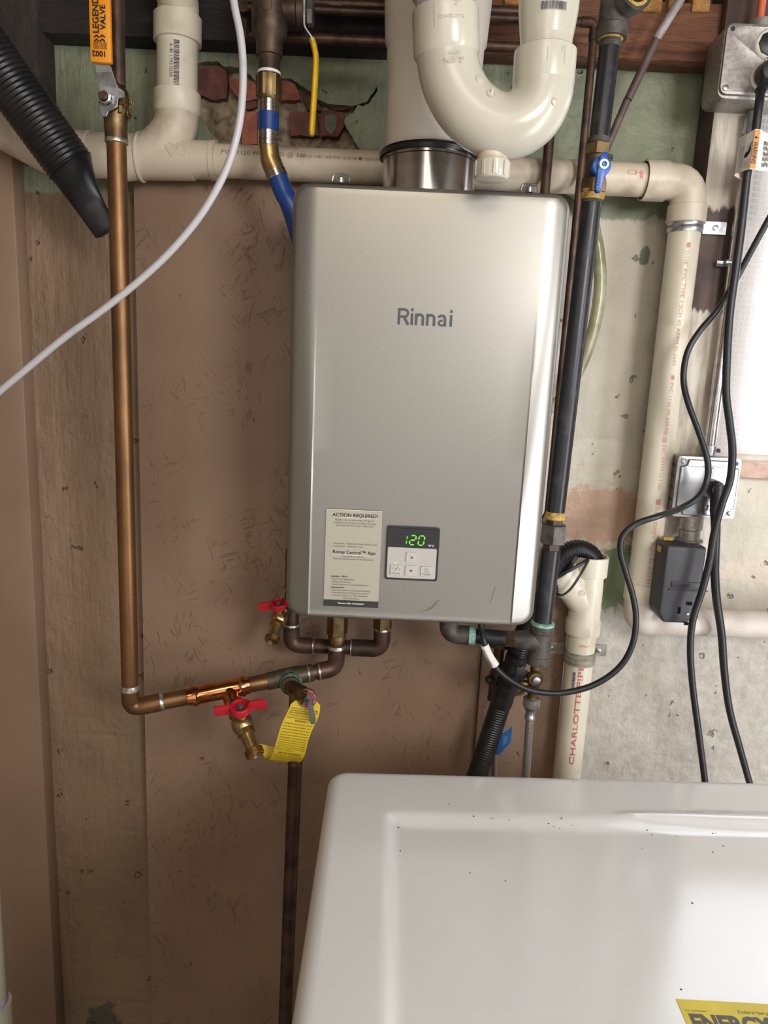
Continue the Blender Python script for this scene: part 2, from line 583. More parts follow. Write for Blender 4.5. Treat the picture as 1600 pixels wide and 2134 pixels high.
t = NT('post_paint')                           # brown post with brushed cream paint on its front
x = t.xyz()
n1 = t.noise(60, 4, .6, t.coord((1, 1, .25)))
zz = t.mth('ADD', x[2], t.mth('MULTIPLY', t.mth('SUBTRACT', n1, .5), .06))
up_ = t.step(zz, 1.862, 1.872)
lo_ = t.step(zz, 1.712, 1.704)
fr = t.node('ShaderNodeNewGeometry')
front = t.step(t.mth('MULTIPLY', t.xyz(fr.outputs['Normal'])[1], -1.0), .6, .8)
top_ = t.step(zz, 2.045, 2.035)
mk = t.mth('MULTIPLY', t.mth('MULTIPLY', t.mth('MAXIMUM', up_, lo_), top_), front)
brown = t.mix(t.step(t.noise(20), .4, .65), (84, 62, 56), (66, 50, 48))
M['post'] = t.done(t.mix(mk, brown, t.mix(t.step(n1, .4, .62), (206, 198, 184), (178, 166, 152))), .6, 0, t.bump(n1, .5, .003))

M['mortar'] = simple('crumbling_mortar', (176, 156, 132), (130, 114, 94), 40, .9, bump=1.0, bscale=120)
M['brick_dark'] = simple('dark_brick', (124, 80, 70), (98, 64, 58), 40, .85, bump=.5, bscale=160)
M['brick_orange'] = simple('orange_brick', (170, 104, 80), (144, 86, 68), 50, .85, bump=.5, bscale=160)
M['floor'] = simple('grey_concrete', (168, 163, 155), (148, 143, 135), 6, .7, bump=.2, bscale=60)
M['plain'] = simple('dull_wall_paint', (150, 132, 112), (138, 120, 102), 5, .7)
M['ceil'] = simple('dark_joist_wood', (74, 60, 48), (58, 46, 38), 8, .8)
t = NT('window_glass')
ga, gb, gm = t.node('ShaderNodeBsdfTransparent'), t.node('ShaderNodeBsdfGlossy'), t.node('ShaderNodeMixShader')
gb.inputs['Roughness'].default_value = .03
gm.inputs[0].default_value = .07
t.put(gm.inputs[1], ga.outputs[0])
t.put(gm.inputs[2], gb.outputs[0])
t.put(t.out.inputs[0], gm.outputs[0])
M['glass'] = t.m

t = NT('lace')                                 # net curtain lit from behind
c = t.coord()
gx = t.mth('ABSOLUTE', t.mth('SUBTRACT', t.mth('FRACT', t.mth('MULTIPLY', t.xyz(c)[0], 110)), .5))
gz = t.mth('ABSOLUTE', t.mth('SUBTRACT', t.mth('FRACT', t.mth('MULTIPLY', t.xyz(c)[2], 110)), .5))
net = t.step(t.mth('MAXIMUM', gx, gz), .30, .40)
flower = t.step(t.noise(28, 3, .5, None, 2.2), .47, .53)
up_ = t.step(t.xyz(c)[2], .48, .50)
den = t.mth('MAXIMUM', t.mth('MULTIPLY', net, t.mth('MAXIMUM', up_, .45)), t.mth('MULTIPLY', flower, t.mth('SUBTRACT', 1.0, up_)))
den = t.mth('ADD', t.mth('MULTIPLY', den, .26), .68)
df, tr, tp = t.node('ShaderNodeBsdfDiffuse'), t.node('ShaderNodeBsdfTranslucent'), t.node('ShaderNodeBsdfTransparent')
df.inputs[0].default_value = lin((236, 232, 234))
tr.inputs[0].default_value = lin((240, 238, 240))
m1, m2 = t.node('ShaderNodeMixShader'), t.node('ShaderNodeMixShader')
m1.inputs[0].default_value = .55
t.put(m1.inputs[1], df.outputs[0])
t.put(m1.inputs[2], tr.outputs[0])
t.put(m2.inputs[0], den)
t.put(m2.inputs[1], tp.outputs[0])
t.put(m2.inputs[2], m1.outputs[0])
t.put(t.out.inputs[0], m2.outputs[0])
M['lace'] = t.m
NY = V((0, -1, 0))
XX, ZZ = V((1, 0, 0)), V((0, 0, 1))
# ------------------------------------------------------------------ the room
def jag(pts, amp, n=4):
    out = []
    for a, b in zip(pts, pts[1:] + pts[:1]):
        for k in range(n):
            q = a.lerp(b, k / n)
            if k:
                q = q + V((random.uniform(-amp, amp), 0, random.uniform(-amp, amp)))
            out.append(q)
    return out


hole = jag(PL(0, (404, 160), (410, 132), (430, 128), (452, 127), (468, 139), (500, 141), (524, 158), (535, 172), (562, 176), (588, 164), (608, 164),
              (622, 175), (640, 187), (656, 193), (662, 206), (682, 216), (735, 221), (764, 212), (778, 192), (786, 176), (787, 188), (772, 214), (758, 221),
              (744, 220), (736, 236), (720, 244), (717, 256), (726, 272), (736, 292), (750, 312), (600, 312), (470, 312), (452, 290), (430, 262), (412, 240), (404, 214)), .0012, 3)
ZW0 = P(1560, 958, 0).z
win = [V((.585, 0, ZW0)), V((1.34, 0, ZW0)), V((1.34, 0, 2.3)), V((.585, 0, 2.3))]
wall = MB().plate([[V((-1.3, 0, 0)), V((1.95, 0, 0)), V((1.95, 0, 2.45)), V((-1.3, 0, 2.45))], hole, win], V((0, .03, 0))).build(
    'wall_back', M['wall'], kind='structure', loc=(0, 0, 0), smooth=20)
lo, hi = P(395, 330, 0), P(800, 110, 0)
mor = MB()
nx, nz = 36, 22
vs, fs = [], []
for j in range(nz + 1):
    for i in range(nx + 1):
        vs.append(V((lo.x + (hi.x - lo.x) * i / nx, .024 + random.uniform(-.004, .004), lo.z + (hi.z - lo.z) * j / nz)))
for j in range(nz):
    for i in range(nx):
        a = j * (nx + 1) + i
        fs.append((a, a + 1, a + nx + 2, a + nx + 1))
mor.add(vs, fs).build('mortar_bed', M['mortar'], wall, smooth=0)


def brick(poly, mat, y0):
    p = jag(PL(y0, *poly), .0012, 3)
    MB().prism(p, V((0, .05, 0))).build('brick', mat, wall, bevel=.0025, seg=1, smooth=0)


brick([(409, 137), (452, 136), (469, 143), (474, 170), (471, 205), (440, 208), (412, 196)], M['brick_dark'], .010)
brick([(482, 166), (496, 163), (530, 168), (536, 176), (536, 206), (512, 211), (492, 200), (478, 182)], M['brick_orange'], .008)
brick([(584, 170), (600, 168), (614, 174), (622, 188), (627, 207), (584, 209)], M['brick_orange'], .008)
brick([(506, 213), (535, 209), (535, 222), (512, 228)], M['brick_dark'], .012)
brick([(504, 232), (536, 232), (536, 300), (503, 300)], M['brick_orange'], .012)
brick([(602, 235), (612, 231), (661, 233), (664, 282), (606, 283)], M['brick_dark'], .008)
brick([(668, 234), (690, 227), (717, 234), (718, 262), (705, 284), (668, 284)], M['brick_dark'], .006)
brick([(632, 190), (655, 196), (662, 214), (672, 232), (640, 228), (634, 212)], M['brick_dark'], .016)
brick([(675, 219), (720, 224), (760, 216), (776, 202), (770, 216), (738, 226), (700, 229)], M['brick_dark'], .012)
pp = PL(.0045, (677, 240), (692, 236), (702, 244), (700, 268), (690, 280), (678, 270))
MB().prism(pp, V((0, .002, 0))).build('paint_patch', simple('old_green_paint', (112, 114, 96), (90, 92, 80), 60, .6), wall)

BZ = 2.074
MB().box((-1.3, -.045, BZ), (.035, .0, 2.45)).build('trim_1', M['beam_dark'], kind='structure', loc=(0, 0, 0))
MB().box((.037, -.045, BZ), (1.3, .0, 2.155)).build('trim_2', M['beam_red'], kind='structure', loc=(0, 0, 0), bevel=.004)
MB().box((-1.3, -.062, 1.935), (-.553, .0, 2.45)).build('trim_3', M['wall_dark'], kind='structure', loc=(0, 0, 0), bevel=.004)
bd = MB().box((-1.0, -.036, 0), (-.6125, 0, 1.925)).build('trim_4', M['board'], kind='structure', loc=(-.7, 0, 0), bevel=.004)
MB().box((.472, -.062, 1.262), (.545, .0, 2.45)).build('trim_5', M['post'], kind='structure', loc=(0, 0, 0), bevel=.004)
for a, b in (((1302, 22), (1388, -60)), ((1441, 24), (1489, -60)), ((1050, 8), (1130, -60)), ((1392, 16), (1432, -60))):
    p, q = P(*a, -.05), P(*b, -.05)
    MB().box((p.x, -.05, p.z), (q.x, -.012, q.z)).build('trim_6', M['wood_pale'], kind='structure', bevel=.003)
MB().box((-1.3, -3.0, -.05), (1.95, .05, 0)).build('floor', M['floor'], kind='structure')
MB().box((-1.3, -3.0, 2.45), (1.95, .05, 2.5)).build('ceiling', M['ceil'], kind='structure')
MB().box((-1.35, -3.0, 0), (-1.3, .05, 2.45)).build('wall_left', M['plain'], kind='structure')
MB().box((1.95, -3.0, 0), (2.0, .05, 2.45)).build('wall_right', M['plain'], kind='structure')
MB().box((-1.35, -3.05, 0), (2.0, -3.0, 2.45)).build('wall_front', M['plain'], kind='structure')

# window and its curtain
wn = thing('window_1', None, None, (.96, .02, ZW0), kind='structure')
fr = MB()
for x0, x1, z0, z1 in ((.585, 1.34, ZW0, ZW0 + .035), (.585, 1.34, 2.265, 2.3), (.585, .62, ZW0 + .035, 2.265), (1.305, 1.34, ZW0 + .035, 2.265), (.62, 1.305, 1.86, 1.895)):
    fr.box((x0, .004, z0), (x1, .05, z1))
fr.build('window_frame', simple('cream_frame_paint', (220, 212, 200), (200, 190, 176), 20, .5), wn)
MB().box((.615, .03, ZW0 + .03), (1.31, .033, 2.27)).build('pane', M['glass'], wn)
MB().box((.56, -.028, ZW0 - .03), (1.36, .0, ZW0 - .002)).build('window_sill', simple('worn_sill', (214, 184, 170), (190, 150, 130), 30, .6, bump=.5, bscale=60), wn, bevel=.006)
cu = MB()
vs, fs = [], []
nx, nz = 120, 24
X0, X1, Z0, Z1 = P(1535, 640, -.03).x, 1.3, ZW0 + .012, 2.2
for j in range(nz + 1):
    for i in range(nx + 1):
        q = i / nx
        vs.append(V((X0 + (X1 - X0) * q, -.022 + .007 * math.sin(q * 46) * (.5 + .5 * j / nz), Z0 + (Z1 - Z0) * j / nz)))
for j in range(nz):
    for i in range(nx):
        a = j * (nx + 1) + i
        fs.append((a, a + 1, a + nx + 2, a + nx + 1))
vs2 = [v + V((0, .0006, 0)) for v in vs]
cu.add(vs, fs).build('lace_curtain', M['lace'], label='white lace net curtain hanging in the bright window behind the conduit', cat='curtain', loc=(.9, 0, 0))

# strand-board backing
PZT = P(278, 360, -.03).z
pz = MB().prism(PL(-.03, (277.5, 359), (440, 368), (600, 376)) + [V((.186, -.03, PZT - .004)), V((.186, -.03, .02)), V((-.4228, -.03, .02)), V((-.4235, -.03, 1.0))], V((0, .017, 0)))
pn = pz.build('backing_board', M['osb'], label='large brown painted strand board fixed behind the water heater', cat='board', bevel=.0015, seg=1, loc=(-.1, -.03, 0))
for z in (.3, 1.0, 1.75):
    MB().box((-.36, -.0135, z), (.18, -.0005, z + .06)).build('batten', M['board'], pn)
pr = MB().prism([V((.187, -.037, 1.236)), V((.335, -.037, 1.262)), V((.338, -.037, .02)), V((.187, -.037, .02))], V((0, .024, 0))).build(
    'backing_board', M['osb'], label='narrow brown board behind the washer hoses and standpipe', cat='board', bevel=.0015, seg=1, loc=(.2, -.03, 0))
MB().box((.20, -.0135, .9), (.32, -.0005, .96)).build('batten', M['board'], pr)

# ------------------------------------------------------------------ water heater
HX0, HX1, HZ0, HZ1, HY = -.1345, .2205, 1.2465, 1.8215, -.29
heater = thing('water_heater', 'silver wall-hung tankless water heater with a green 120 display', 'water heater', (.043, -.17, HZ0))


def cover():
    RC, RF, CW = .021, .009, .034
    cz = (HZ0 + HZ1) / 2
    zs = [0, .0008, .002, .004, .0065, .010, .014, .018, .021, .026]
    N = 46
    rows = [HZ0 + a for a in zs] + [HZ0 + .026 + (HZ1 - HZ0 - .052) * k / N for k in range(1, N)] + [HZ1 - a for a in reversed(zs)]
    fr_ = [0, .02, .05, .1, .17, .26, .36, .5, .65, .8, .92, 1.0]
    cols_mid = [k / 10 for k in range(1, 10)]
    grid = []
    for z in rows:
        d = min(z - HZ0, HZ1 - z)
        ins = RC - math.sqrt(max(0, RC ** 2 - (RC - d) ** 2)) if d < RC else 0
        row = []
        a, b = HX0 + ins, HX1 - ins
        xs = [a + (HX0 + CW - a) * q for q in fr_] + [HX0 + CW + q for q in (.0006, .0018, .0026)] + [HX0 + CW + (HX1 - HX0 - 2 * CW) * q for q in cols_mid] + [HX1 - CW - q for q in (.0026, .0018, .0006)] + [b + (HX1 - CW - b) * q for q in reversed(fr_)]
        for x in xs:
            e = min(x - HX0, HX1 - x)
            if e < RC and d < RC:
                sd = RC - math.hypot(RC - e, RC - d)
            else:
                sd = min(e, d)
            sd = max(0.0, sd)
            y = HY
            if sd < RF:
                y += RF - math.sqrt(max(0, RF ** 2 - (RF - sd) ** 2))
            up = min(1, max(0, (z - HZ0) / (HZ1 - HZ0)))
            soft = min(1, max(0, (up - .25) / .5))
            y += .0017 * (1 - soft) * min(1, max(0, (e - CW) / .0022)) * min(1, max(0, (d - .004) / .006))
            if e < CW:
                q = 1 - e / CW
                y += .0125 * (q ** (1 + 1.1 * soft)) * (1 - .25 * soft)
            row.append(V((x, y, z)))
        grid.append(row)
    m, n = len(grid), len(grid[0])
    vs = [v for r in grid for v in r]
    fs = [(j * n + i, j * n + i + 1, (j + 1) * n + i + 1, (j + 1) * n + i) for j in range(m - 1) for i in range(n - 1)]
    loop = [i for i in range(n)] + [j * n + n - 1 for j in range(1, m)] + [(m - 1) * n + i for i in range(n - 2, -1, -1)] + [j * n for j in range(m - 2, 0, -1)]
    o = len(vs)
    for k in loop:
        v = vs[k]
        vs.append(V((v.x, -.235, v.z)))
    L = len(loop)
    fs += [(loop[i], loop[(i + 1) % L], o + (i + 1) % L, o + i) for i in range(L)]
    fs.append(tuple(o + i for i in range(L)))
    return MB().add(vs, fs)


cover().build('front_cover', M['silver'], heater, smooth=14)
MB().box((HX0 + .003, -.236, HZ0 + .004), (HX1 - .003, -.055, HZ1 - .004)).build('case', M['silver'], heater, bevel=.012, seg=3, label='grey sheet metal case behind the cover')
MB().box((HX0 + .06, -.058, HZ0 - .01), (HX1 - .06, -.038, HZ1 + .012)).build('wall_bracket', M['zinc'], heater)
for x in (710, 1103):
    p = P(x, 371 if x < 800 else 391, -.262)
    c = MB().tube(spline([p + V((-.011, 0, -.004)), p + V((-.009, 0, .003)), p + V((0, 0, .0045)), p + V((.009, 0, .003)), p + V((.011, 0, -.004))], 5), .0011, 8)
    c.lathe(p + V((0, 0, -.006)), ZZ, [(0, .005), (.006, .005), (.0075, .003)], 14)
    c.build('cover_clip', M['zinc'], heater)
# logo lettering
fy = HY - .0004
pl_ = P(828, 676, fy)
LW = (P(946, 682, fy) - pl_).x
LS = LW / 5.35                                 # letter unit: cap height is 1.5 units


def stroke(mb, pts, wdt):                      # flat band of constant width along a polyline
    L_, R_ = [], []
    for i, (x, y) in enumerate(pts):
        x0, y0 = pts[max(i - 1, 0)]
        x1, y1 = pts[min(i + 1, len(pts) - 1)]
        l = math.hypot(x1 - x0, y1 - y0)
        nx_, ny_ = -(y1 - y0) / l * wdt / 2, (x1 - x0) / l * wdt / 2
        L_.append(pl_ + XX * ((x + nx_) * LS) + ZZ * ((y + ny_) * LS))
        R_.append(pl_ + XX * ((x - nx_) * LS) + ZZ * ((y - ny_) * LS))
    mb.add([q for a_, b_ in zip(L_, R_) for q in (a_, b_)], [(2 * i, 2 * i + 1, 2 * i + 3, 2 * i + 2) for i in range(len(pts) - 1)])


def arc(cx, cy, r, a0, a1, n=10, ry=None):
    return [(cx + r * math.cos(math.radians(a0 + (a1 - a0) * k / n)), cy + (ry or r) * math.sin(math.radians(a0 + (a1 - a0) * k / n))) for k in range(n + 1)]


def letter(draw):
    mb = MB()
    for k, (pts, wdt) in enumerate(draw):
        n0 = len(mb.v)
        stroke(mb, pts, wdt)
        for v in mb.v[n0:]:
            v.y -= .00008 * k
    return mb


SWD = .245
letters = [
    [([(.12, 0), (.12, 1.5)], SWD), ([(.2, 1.388)] + arc(.62, 1.06, .33, 90, -90) + [(.2, .73)], SWD * .95), ([(.58, .74), (1.0, 0)], SWD * 1.06)],
    [([(1.34, 0), (1.34, 1.08)], SWD), ([(1.34, 1.26), (1.34, 1.53)], SWD)],
    [([(1.74, 0), (1.74, 1.08)], SWD), ([(1.74, .66)] + arc(2.06, .68, .32, 175, 0, 10, .30) + [(2.38, 0)], SWD)],
    [([(2.80, 0), (2.80, 1.08)], SWD), ([(2.80, .66)] + arc(3.12, .68, .32, 175, 0, 10, .30) + [(3.44, 0)], SWD)],
    [([(3.87, .82)] + arc(4.15, .72, .30, 160, 0, 8, .26) + [(4.46, .62), (4.47, .2), (4.52, 0)], SWD), (arc(4.16, .30, .28, 75, 395, 14, .22), SWD * .85)],
    [([(5.02, 0), (5.02, 1.08)], SWD), ([(5.02, 1.26), (5.02, 1.53)], SWD)],
]
logo = letter(letters[0]).build('logo_letter', M['logo'], heater, smooth=0, label='dark grey logo letter on the cover')
for d_ in letters[1:]:
    letter(d_).build('logo_letter', M['logo'], heater, smooth=0)
# handling scratches at the bottom of the cover
scm = simple('scuff_grey', (142, 138, 132), rough=.5)
for a, b, c in (((878, 1276), (898, 1268), (916, 1251)), ((892, 1272), (906, 1262), (911, 1252)), ((1022, 1256), (1028, 1240), (1033, 1222))):
    q = spline(PL(fy, a, b, c), 6)
    w_ = .0007
    MB().add([v for p in q for v in (p, p + V((w_, 0, -w_)))], [(2 * i, 2 * i + 1, 2 * i + 3, 2 * i + 2) for i in range(len(q) - 1)]).build('scuff', scm, heater, smooth=0)
# registration sticker
tl, tr, bl = P(680, 1060, fy), P(797, 1064.5, fy), P(675.5, 1262, fy)
SW, SH = (tr - tl).x, (tl - bl).z
S0 = V((tl.x, fy - .0001, tl.z))


def sp(u, v, e=.0003):
    return S0 + V((u * SW, -e, -v * SH))


st = MB().add([sp(0, 0, 0), sp(1, 0, 0), sp(1, 1, 0), sp(0, 1, 0)], [(0, 1, 2, 3)]).build('sticker', M['sticker'], heater, smooth=0, label='pale grey registration sticker')
MB().add([sp(0, .932), sp(1, .932), sp(1, 1), sp(0, 1)], [(0, 1, 2, 3)]).build('dark_band', M['sticker_dark'], st, smooth=0)
for v, a, b in ((.0775, .12, .93), (.458, .12, .92), (.0015, 0, 1)):
    MB().add([sp(a, v), sp(b, v), sp(b, v + .0035), sp(a, v + .0035)], [(0, 1, 2, 3)]).build('rule', M['white_ink'], st, smooth=0)
MB().text('Remove After Registration', plane(sp(.5, .972, .0005), XX, ZZ), width=SW * .47, bold=.02, align='CENTER').build('band_lettering', M['white_ink'], st, smooth=0)
bk, gy = 'ink', 'ink_grey'
for s_, u, v, w_, al, b, mb in (
        ('ACTION REQUIRED!', .515, .072, .81, 'CENTER', .018, bk), ('Rinnai Central™ App', .525, .448, .77, 'CENTER', .012, bk),
        ('Register your product within 90 days of', .51, .112, .69, 'CENTER', 0, gy), ('installation and extend your labor coverage.', .52, .140, .76, 'CENTER', 0, gy),
        ('Scan code below for quick registration.', .52, .167, .68, 'CENTER', 0, gy),
        ('• Residential – Additional 4 years ($250 value)', .125, .352, .80, 'LEFT', 0, gy), ('• Commercial – Additional 1 year', .125, .380, .56, 'LEFT', 0, gy),
        ('Download our App for', .51, .482, .39, 'CENTER', 0, gy), ('Easy and Quick access to Key Features', .51, .509, .71, 'CENTER', 0, gy),
        ('Installers / PROs', .125, .694, .30, 'LEFT', .015, bk), ('• Quick Unit Registration', .125, .721, .42, 'LEFT', 0, gy), ('• Remote Monitoring', .125, .749, .35, 'LEFT', 0, gy),
        ('• Latest Manuals & Training Information', .125, .776, .67, 'LEFT', 0, gy), ('Homeowners', .125, .808, .245, 'LEFT', .015, bk),
        ('• Easy Recirculation Control & Scheduling', .125, .836, .72, 'LEFT', 0, gy), ('• Real-time Status & Maintenance Alerts', .125, .863, .69, 'LEFT', 0, gy),
        ('• Quick Connection to PRO Assistance', .125, .890, .67, 'LEFT', 0, gy), ('And Much More...', .5, .920, .31, 'CENTER', 0, gy)):
    MB().text(s_, plane(sp(u, v), XX, ZZ), width=w_ * SW, bold=b, align=al).build('heading' if mb == 'ink' else 'text_line', M[mb], st, smooth=0)
# control panel
tl, tr, bl = P(808, 1096.5, fy), P(916.5, 1101.5, fy), P(803.5, 1205.5, fy)
CW_, CH_ = (tr - tl).x, (tl - bl).z
C0 = V((tl.x - .0005, fy, tl.z))


def cp(u, v, e=0.0):
    return C0 + V((u * CW_, -e, -v * CH_))


def rrect(u0, v0, u1, v1, r, e, n=4):
    pts = []
    for (cu_, cv, a0) in ((u1 - r, v1 - r, 0), (u0 + r, v1 - r, 90), (u0 + r, v0 + r, 180), (u1 - r, v0 + r, 270)):
        for k in range(n + 1):
            th = math.radians(a0 + 90 * k / n)
            pts.append(cp(cu_ + r * math.cos(th), cv + r * math.sin(th), e))
    return pts


ctl = MB().plate([rrect(-.012, -.012, 1.012, 1.012, .05, .0008), rrect(.025, .025, .975, .975, .04, .0008)], V((0, .001, 0))).build('control_panel', M['ink'], heater, label='square control panel with display and four buttons', smooth=0)
MB().prism(rrect(.028, .385, .972, .972, .03, .0012), V((0, .0015, 0))).build('face_plate', M['panel_face'], ctl, smooth=0)
MB().prism(rrect(.028, .028, .972, .388, .03, .0013), V((0, .0016, 0))).build('display', M['lens'], ctl, smooth=0)
SEG = {'a': ((0, 1), (1, 1)), 'b': ((1, 1), (1, .5)), 'c': ((1, .5), (1, 0)), 'd': ((0, 0), (1, 0)), 'e': ((0, .5), (0, 0)), 'f': ((0, 1), (0, .5)), 'g': ((0, .5), (1, .5))}
on, off = MB(), MB()
for u, digit in ((.275, 'def abcg'), (.375, 'bc'), (.435, 'abged'), (.60, 'abcdef')):
    for s_ in SEG:
        lit = s_ in digit and digit != 'def abcg'
        if digit == 'bc' and not lit:
            continue
        (a0, b0), (a1, b1) = SEG[s_]
        w_, h_ = .105, .175
        if digit == 'bc':
            a0 = a1 = 0
        A = cp(u + a0 * w_ + .022 * b0, .325 - b0 * h_, .0016)
        B = cp(u + a1 * w_ + .022 * b1, .325 - b1 * h_, .0016)
        d_ = (B - A).normalized()
        n_ = V((-d_.z, 0, d_.x)) * .00078
        A, B = A + d_ * .0009, B - d_ * .0009
        (on if lit else off).add([A, A.lerp(B, .12) + n_, A.lerp(B, .88) + n_, B, A.lerp(B, .88) - n_, A.lerp(B, .12) - n_], [(0, 1, 2, 3, 4, 5)])
on.build('digits', M['led'], ctl, smooth=0, label='lit green digits 120')
off.build('unlit_digit', M['ghost'], ctl, smooth=0)
MB().text('°F/°C', plane(cp(.79, .352, .0016), XX, ZZ), width=.13 * CW_, bold=.01).build('unit_lettering', M['white_ink'], ctl, smooth=0)
MB().prism(rrect(.165, .675, .215, .69, .006, .0016), V((0, .0005, 0))).build('indicator_lamp', M['led_lamp'], ctl, smooth=0)
for u0, v0, kind in ((.39, .468, 'up'), (.10, .728, 'pri'), (.385, .728, 'down'), (.685, .728, 'on')):
    b_ = MB().prism(rrect(u0, v0, u0 + .215, v0 + .19, .02, .0028), V((0, .0018, 0))).build('button', M['button'], ctl, bevel=.0005, smooth=0)
    uc, g_ = u0 + .1075, MB()
    if kind in ('up', 'down'):
        k = -1 if kind == 'up' else 1
        vc = v0 + .095
        g_.add([cp(uc - .034, vc - k * .022, .003), cp(uc + .034, vc - k * .022, .003), cp(uc, vc + k * .03, .003)], [(0, 1, 2)])
    else:
        g_.text('Priority' if kind == 'pri' else 'On/Off', plane(cp(uc, v0 + .165, .003), XX, ZZ), width=.15 * CW_, align='CENTER', bold=.005)
        if kind == 'on':
            q = [cp(uc + .036 * math.cos(a), v0 + .075 + .04 * math.sin(a), .003) for a in [k * math.pi / 9 for k in range(19)]]
            g_.tube(q, .00018, 6)
            g_.tube([cp(uc, v0 + .045, .003), cp(uc, v0 + .09, .003)], .00022, 6)
        else:
            for du, dv in ((.045, .05), (.085, .07), (.13, .045), (.165, .075)):
                g_.tube([cp(u0 + du - .012, v0 + dv + .02, .003), cp(u0 + du + .015, v0 + dv - .02, .003)], .00022, 6)
            g_.tube([cp(u0 + .08, v0 + .115, .003), cp(u0 + .135, v0 + .03, .003)], .00014, 6)
    g_.build('button_mark', M['ink_grey'], b_, smooth=0)

# ------------------------------------------------------------------ flue on top of the heater
VC = P(893.5, 365, -.17)
vz = HZ1 - .004
vent = thing('vent_pipe', 'thick grey-white plastic flue standing in the steel collar on the heater', 'pipe', (VC.x, -.17, vz))
VB = V((VC.x, -.17, vz))
rc = R(P(893, 350, -.17), 193)
zg = P(893, 308, -.17 - rc).z
MB().lathe(VB, ZZ, [(0, rc), (zg - vz - .004, rc), (zg - vz - .003, rc + .0015), (zg - vz + .001, rc + .0015), (zg - vz + .001, rc - .003)], 56).build('steel_collar', M['steel'], vent)
MB().lathe(VB, ZZ, [(zg - vz, rc), (zg - vz + .001, rc + .005), (zg - vz + .006, rc + .006), (zg - vz + .010, rc + .003), (zg - vz + .011, rc - .004)], 56).build('gasket', M['gasket'], vent, label='black rubber gasket ring')
z1 = P(893, 98, -.17 - rc).z
z2 = P(893, 52, -.17 - rc).z
MB().lathe(VB, ZZ, [(zg - vz + .008, rc - .002), (z1 - vz, rc - .001), (z1 - vz + .002, rc + .0005), (z2 - vz, rc + .001), (z2 - vz + .004, rc + .004), (z2 - vz + .05, rc + .007), (2.449 - vz, rc + .007)], 56).build('pipe', M['pvc_grey'], vent)

# ------------------------------------------------------------------ air intake trap in front of the flue
YT = -.345
trap = thing('intake_trap', 'glossy white plastic U-shaped intake pipe in front of the flue', 'pipe', P(1040, 330, YT))
path = spline(PL(YT, (930, 60), (931, 112), (943, 172), (975, 226), (1022, 259), (1066, 263), (1106, 240), (1128, 198), (1133, 150)), 8)
rt = R(P(1040, 260, YT), 126)
MB().tube(path, [rt * (.985 + .03 * math.sin(math.pi * i / (len(path) - 1))) for i in range(len(path))], 40).build('bend', M['pvc_white'], trap, label='glossy white U bend')
ax1 = (path[4] - path[12]).normalized()
h1 = P(930, 108, YT)
a1 = (P(928, 40, YT) - h1).normalized()
rh = R(h1, 137)
MB().lathe(h1, a1, [(-.008, rt * .99), (-.003, rh), (.040, rh), (.0415, rh * .95), (.0415, rh * .86)], 44).build('hub', M['pvc_white'], trap)
MB().lathe(h1, a1, [(.036, rh * .875), (.046, rh * .875)], 44).build('primer_ring', M['primer'], trap, label='violet primer line above the hub')
MB().lathe(h1, a1, [(.044, rh * .87), (.052, rh * .89), (.064, rh * 1.09), (.072, rh * 1.14), (.13, rh * 1.14), (.131, rh * .88), (.36, rh * .88)], 44).build('upper_fitting', M['pvc_white'], trap)
h2, h3 = P(1132, 168, YT), P(1150, 8, YT)
a2 = (P(1140, 60, YT) - h2).normalized()
rh2 = R(h2, 128)
rp = R(P(1140, 70, YT), 108)
MB().lathe(h2, a2, [(-.008, rt * .97), (-.003, rh2), (.029, rh2), (.030, rh2 * .97), (.031, rp)], 44).build('hub', M['pvc_white'], trap)
L = (P(1147, 62, YT) - h2).length
MB().lathe(h2, a2, [(.025, rp), (L + .01, rp)], 44).build('pipe', M['pvc_white'], trap)
MB().lathe(h2, a2, [(L - .012, rp), (L, rp * 1.06), (L + .02, rp * 1.14), (L + .09, rp * 1.14), (L + .091, rp), (L + .33, rp)], 44).build('upper_hub', M['pvc_white'], trap)
# printed bar code on the right leg
bc, bt = MB(), MB()
ctr = h2 + a2 * ((P(1141, 40, YT) - h2).length)
mp = around(ctr, a2, NY, rp * 1.14 + .0004, (V((1, 0, 0)) - a2 * a2.x).normalized())
x = -.014
while x < .014:
    ww = random.choice((.0004, .0006, .0009))
    bc.add([mp(x, -.004), mp(x + ww, -.004), mp(x + ww, .004), mp(x, .004)], [(0, 1, 2, 3)])
    x += ww + random.choice((.0004, .0007))
bc.build('bar_code', M['ink_blue'], trap, smooth=0)
bt.text('PVC 1120 2', lambda a, b: mp(a - .012, b + .0075), width=.022).build('pipe_print', M['ink_brown'], trap, smooth=0)
# raised marks on the castings
for q, wpx, slot in (((992, 187), 18, 0), ((1016, 217), 20, 1), ((1143, 233), 15, 0)):
    p = P(*q, YT)
    best = min(path, key=lambda s_: (s_ - p).length)
    off_ = p - best
    n_ = (V((off_.x, -math.sqrt(max(1e-8, rt ** 2 - off_.length_squared)), off_.z))).normalized()
    c_ = best + n_ * (rt * 1.0)
    r_ = R(p, wpx)
    mk = MB()
    mk.lathe(c_ - n_ * .001, n_, [(0, r_), (.0017, r_), (.0021, r_ * .85)] if not slot else [(0, r_), (.0022, r_), (.0022, r_ * .8), (.0016, r_ * .78)], 18)
    if slot:
        mk.obox(c_ + n_ * .0008, V((.25, 0, 1)).normalized(), V((1, 0, -.25)).normalized(), n_, r_ * .85, r_ * .22, .0006)
    mk.build('mould_mark', M['pvc_white'], trap)
side1 = (XX - a1 * a1.x).normalized()
m1_ = around(h1, a1, NY, rh + .0002, side1)
m2_ = around(h1, a1, NY, rt * 1.0 + .0032, side1)
m3_ = around(h2, a2, NY, rh2 + .0002, (XX - a2 * a2.x).normalized())
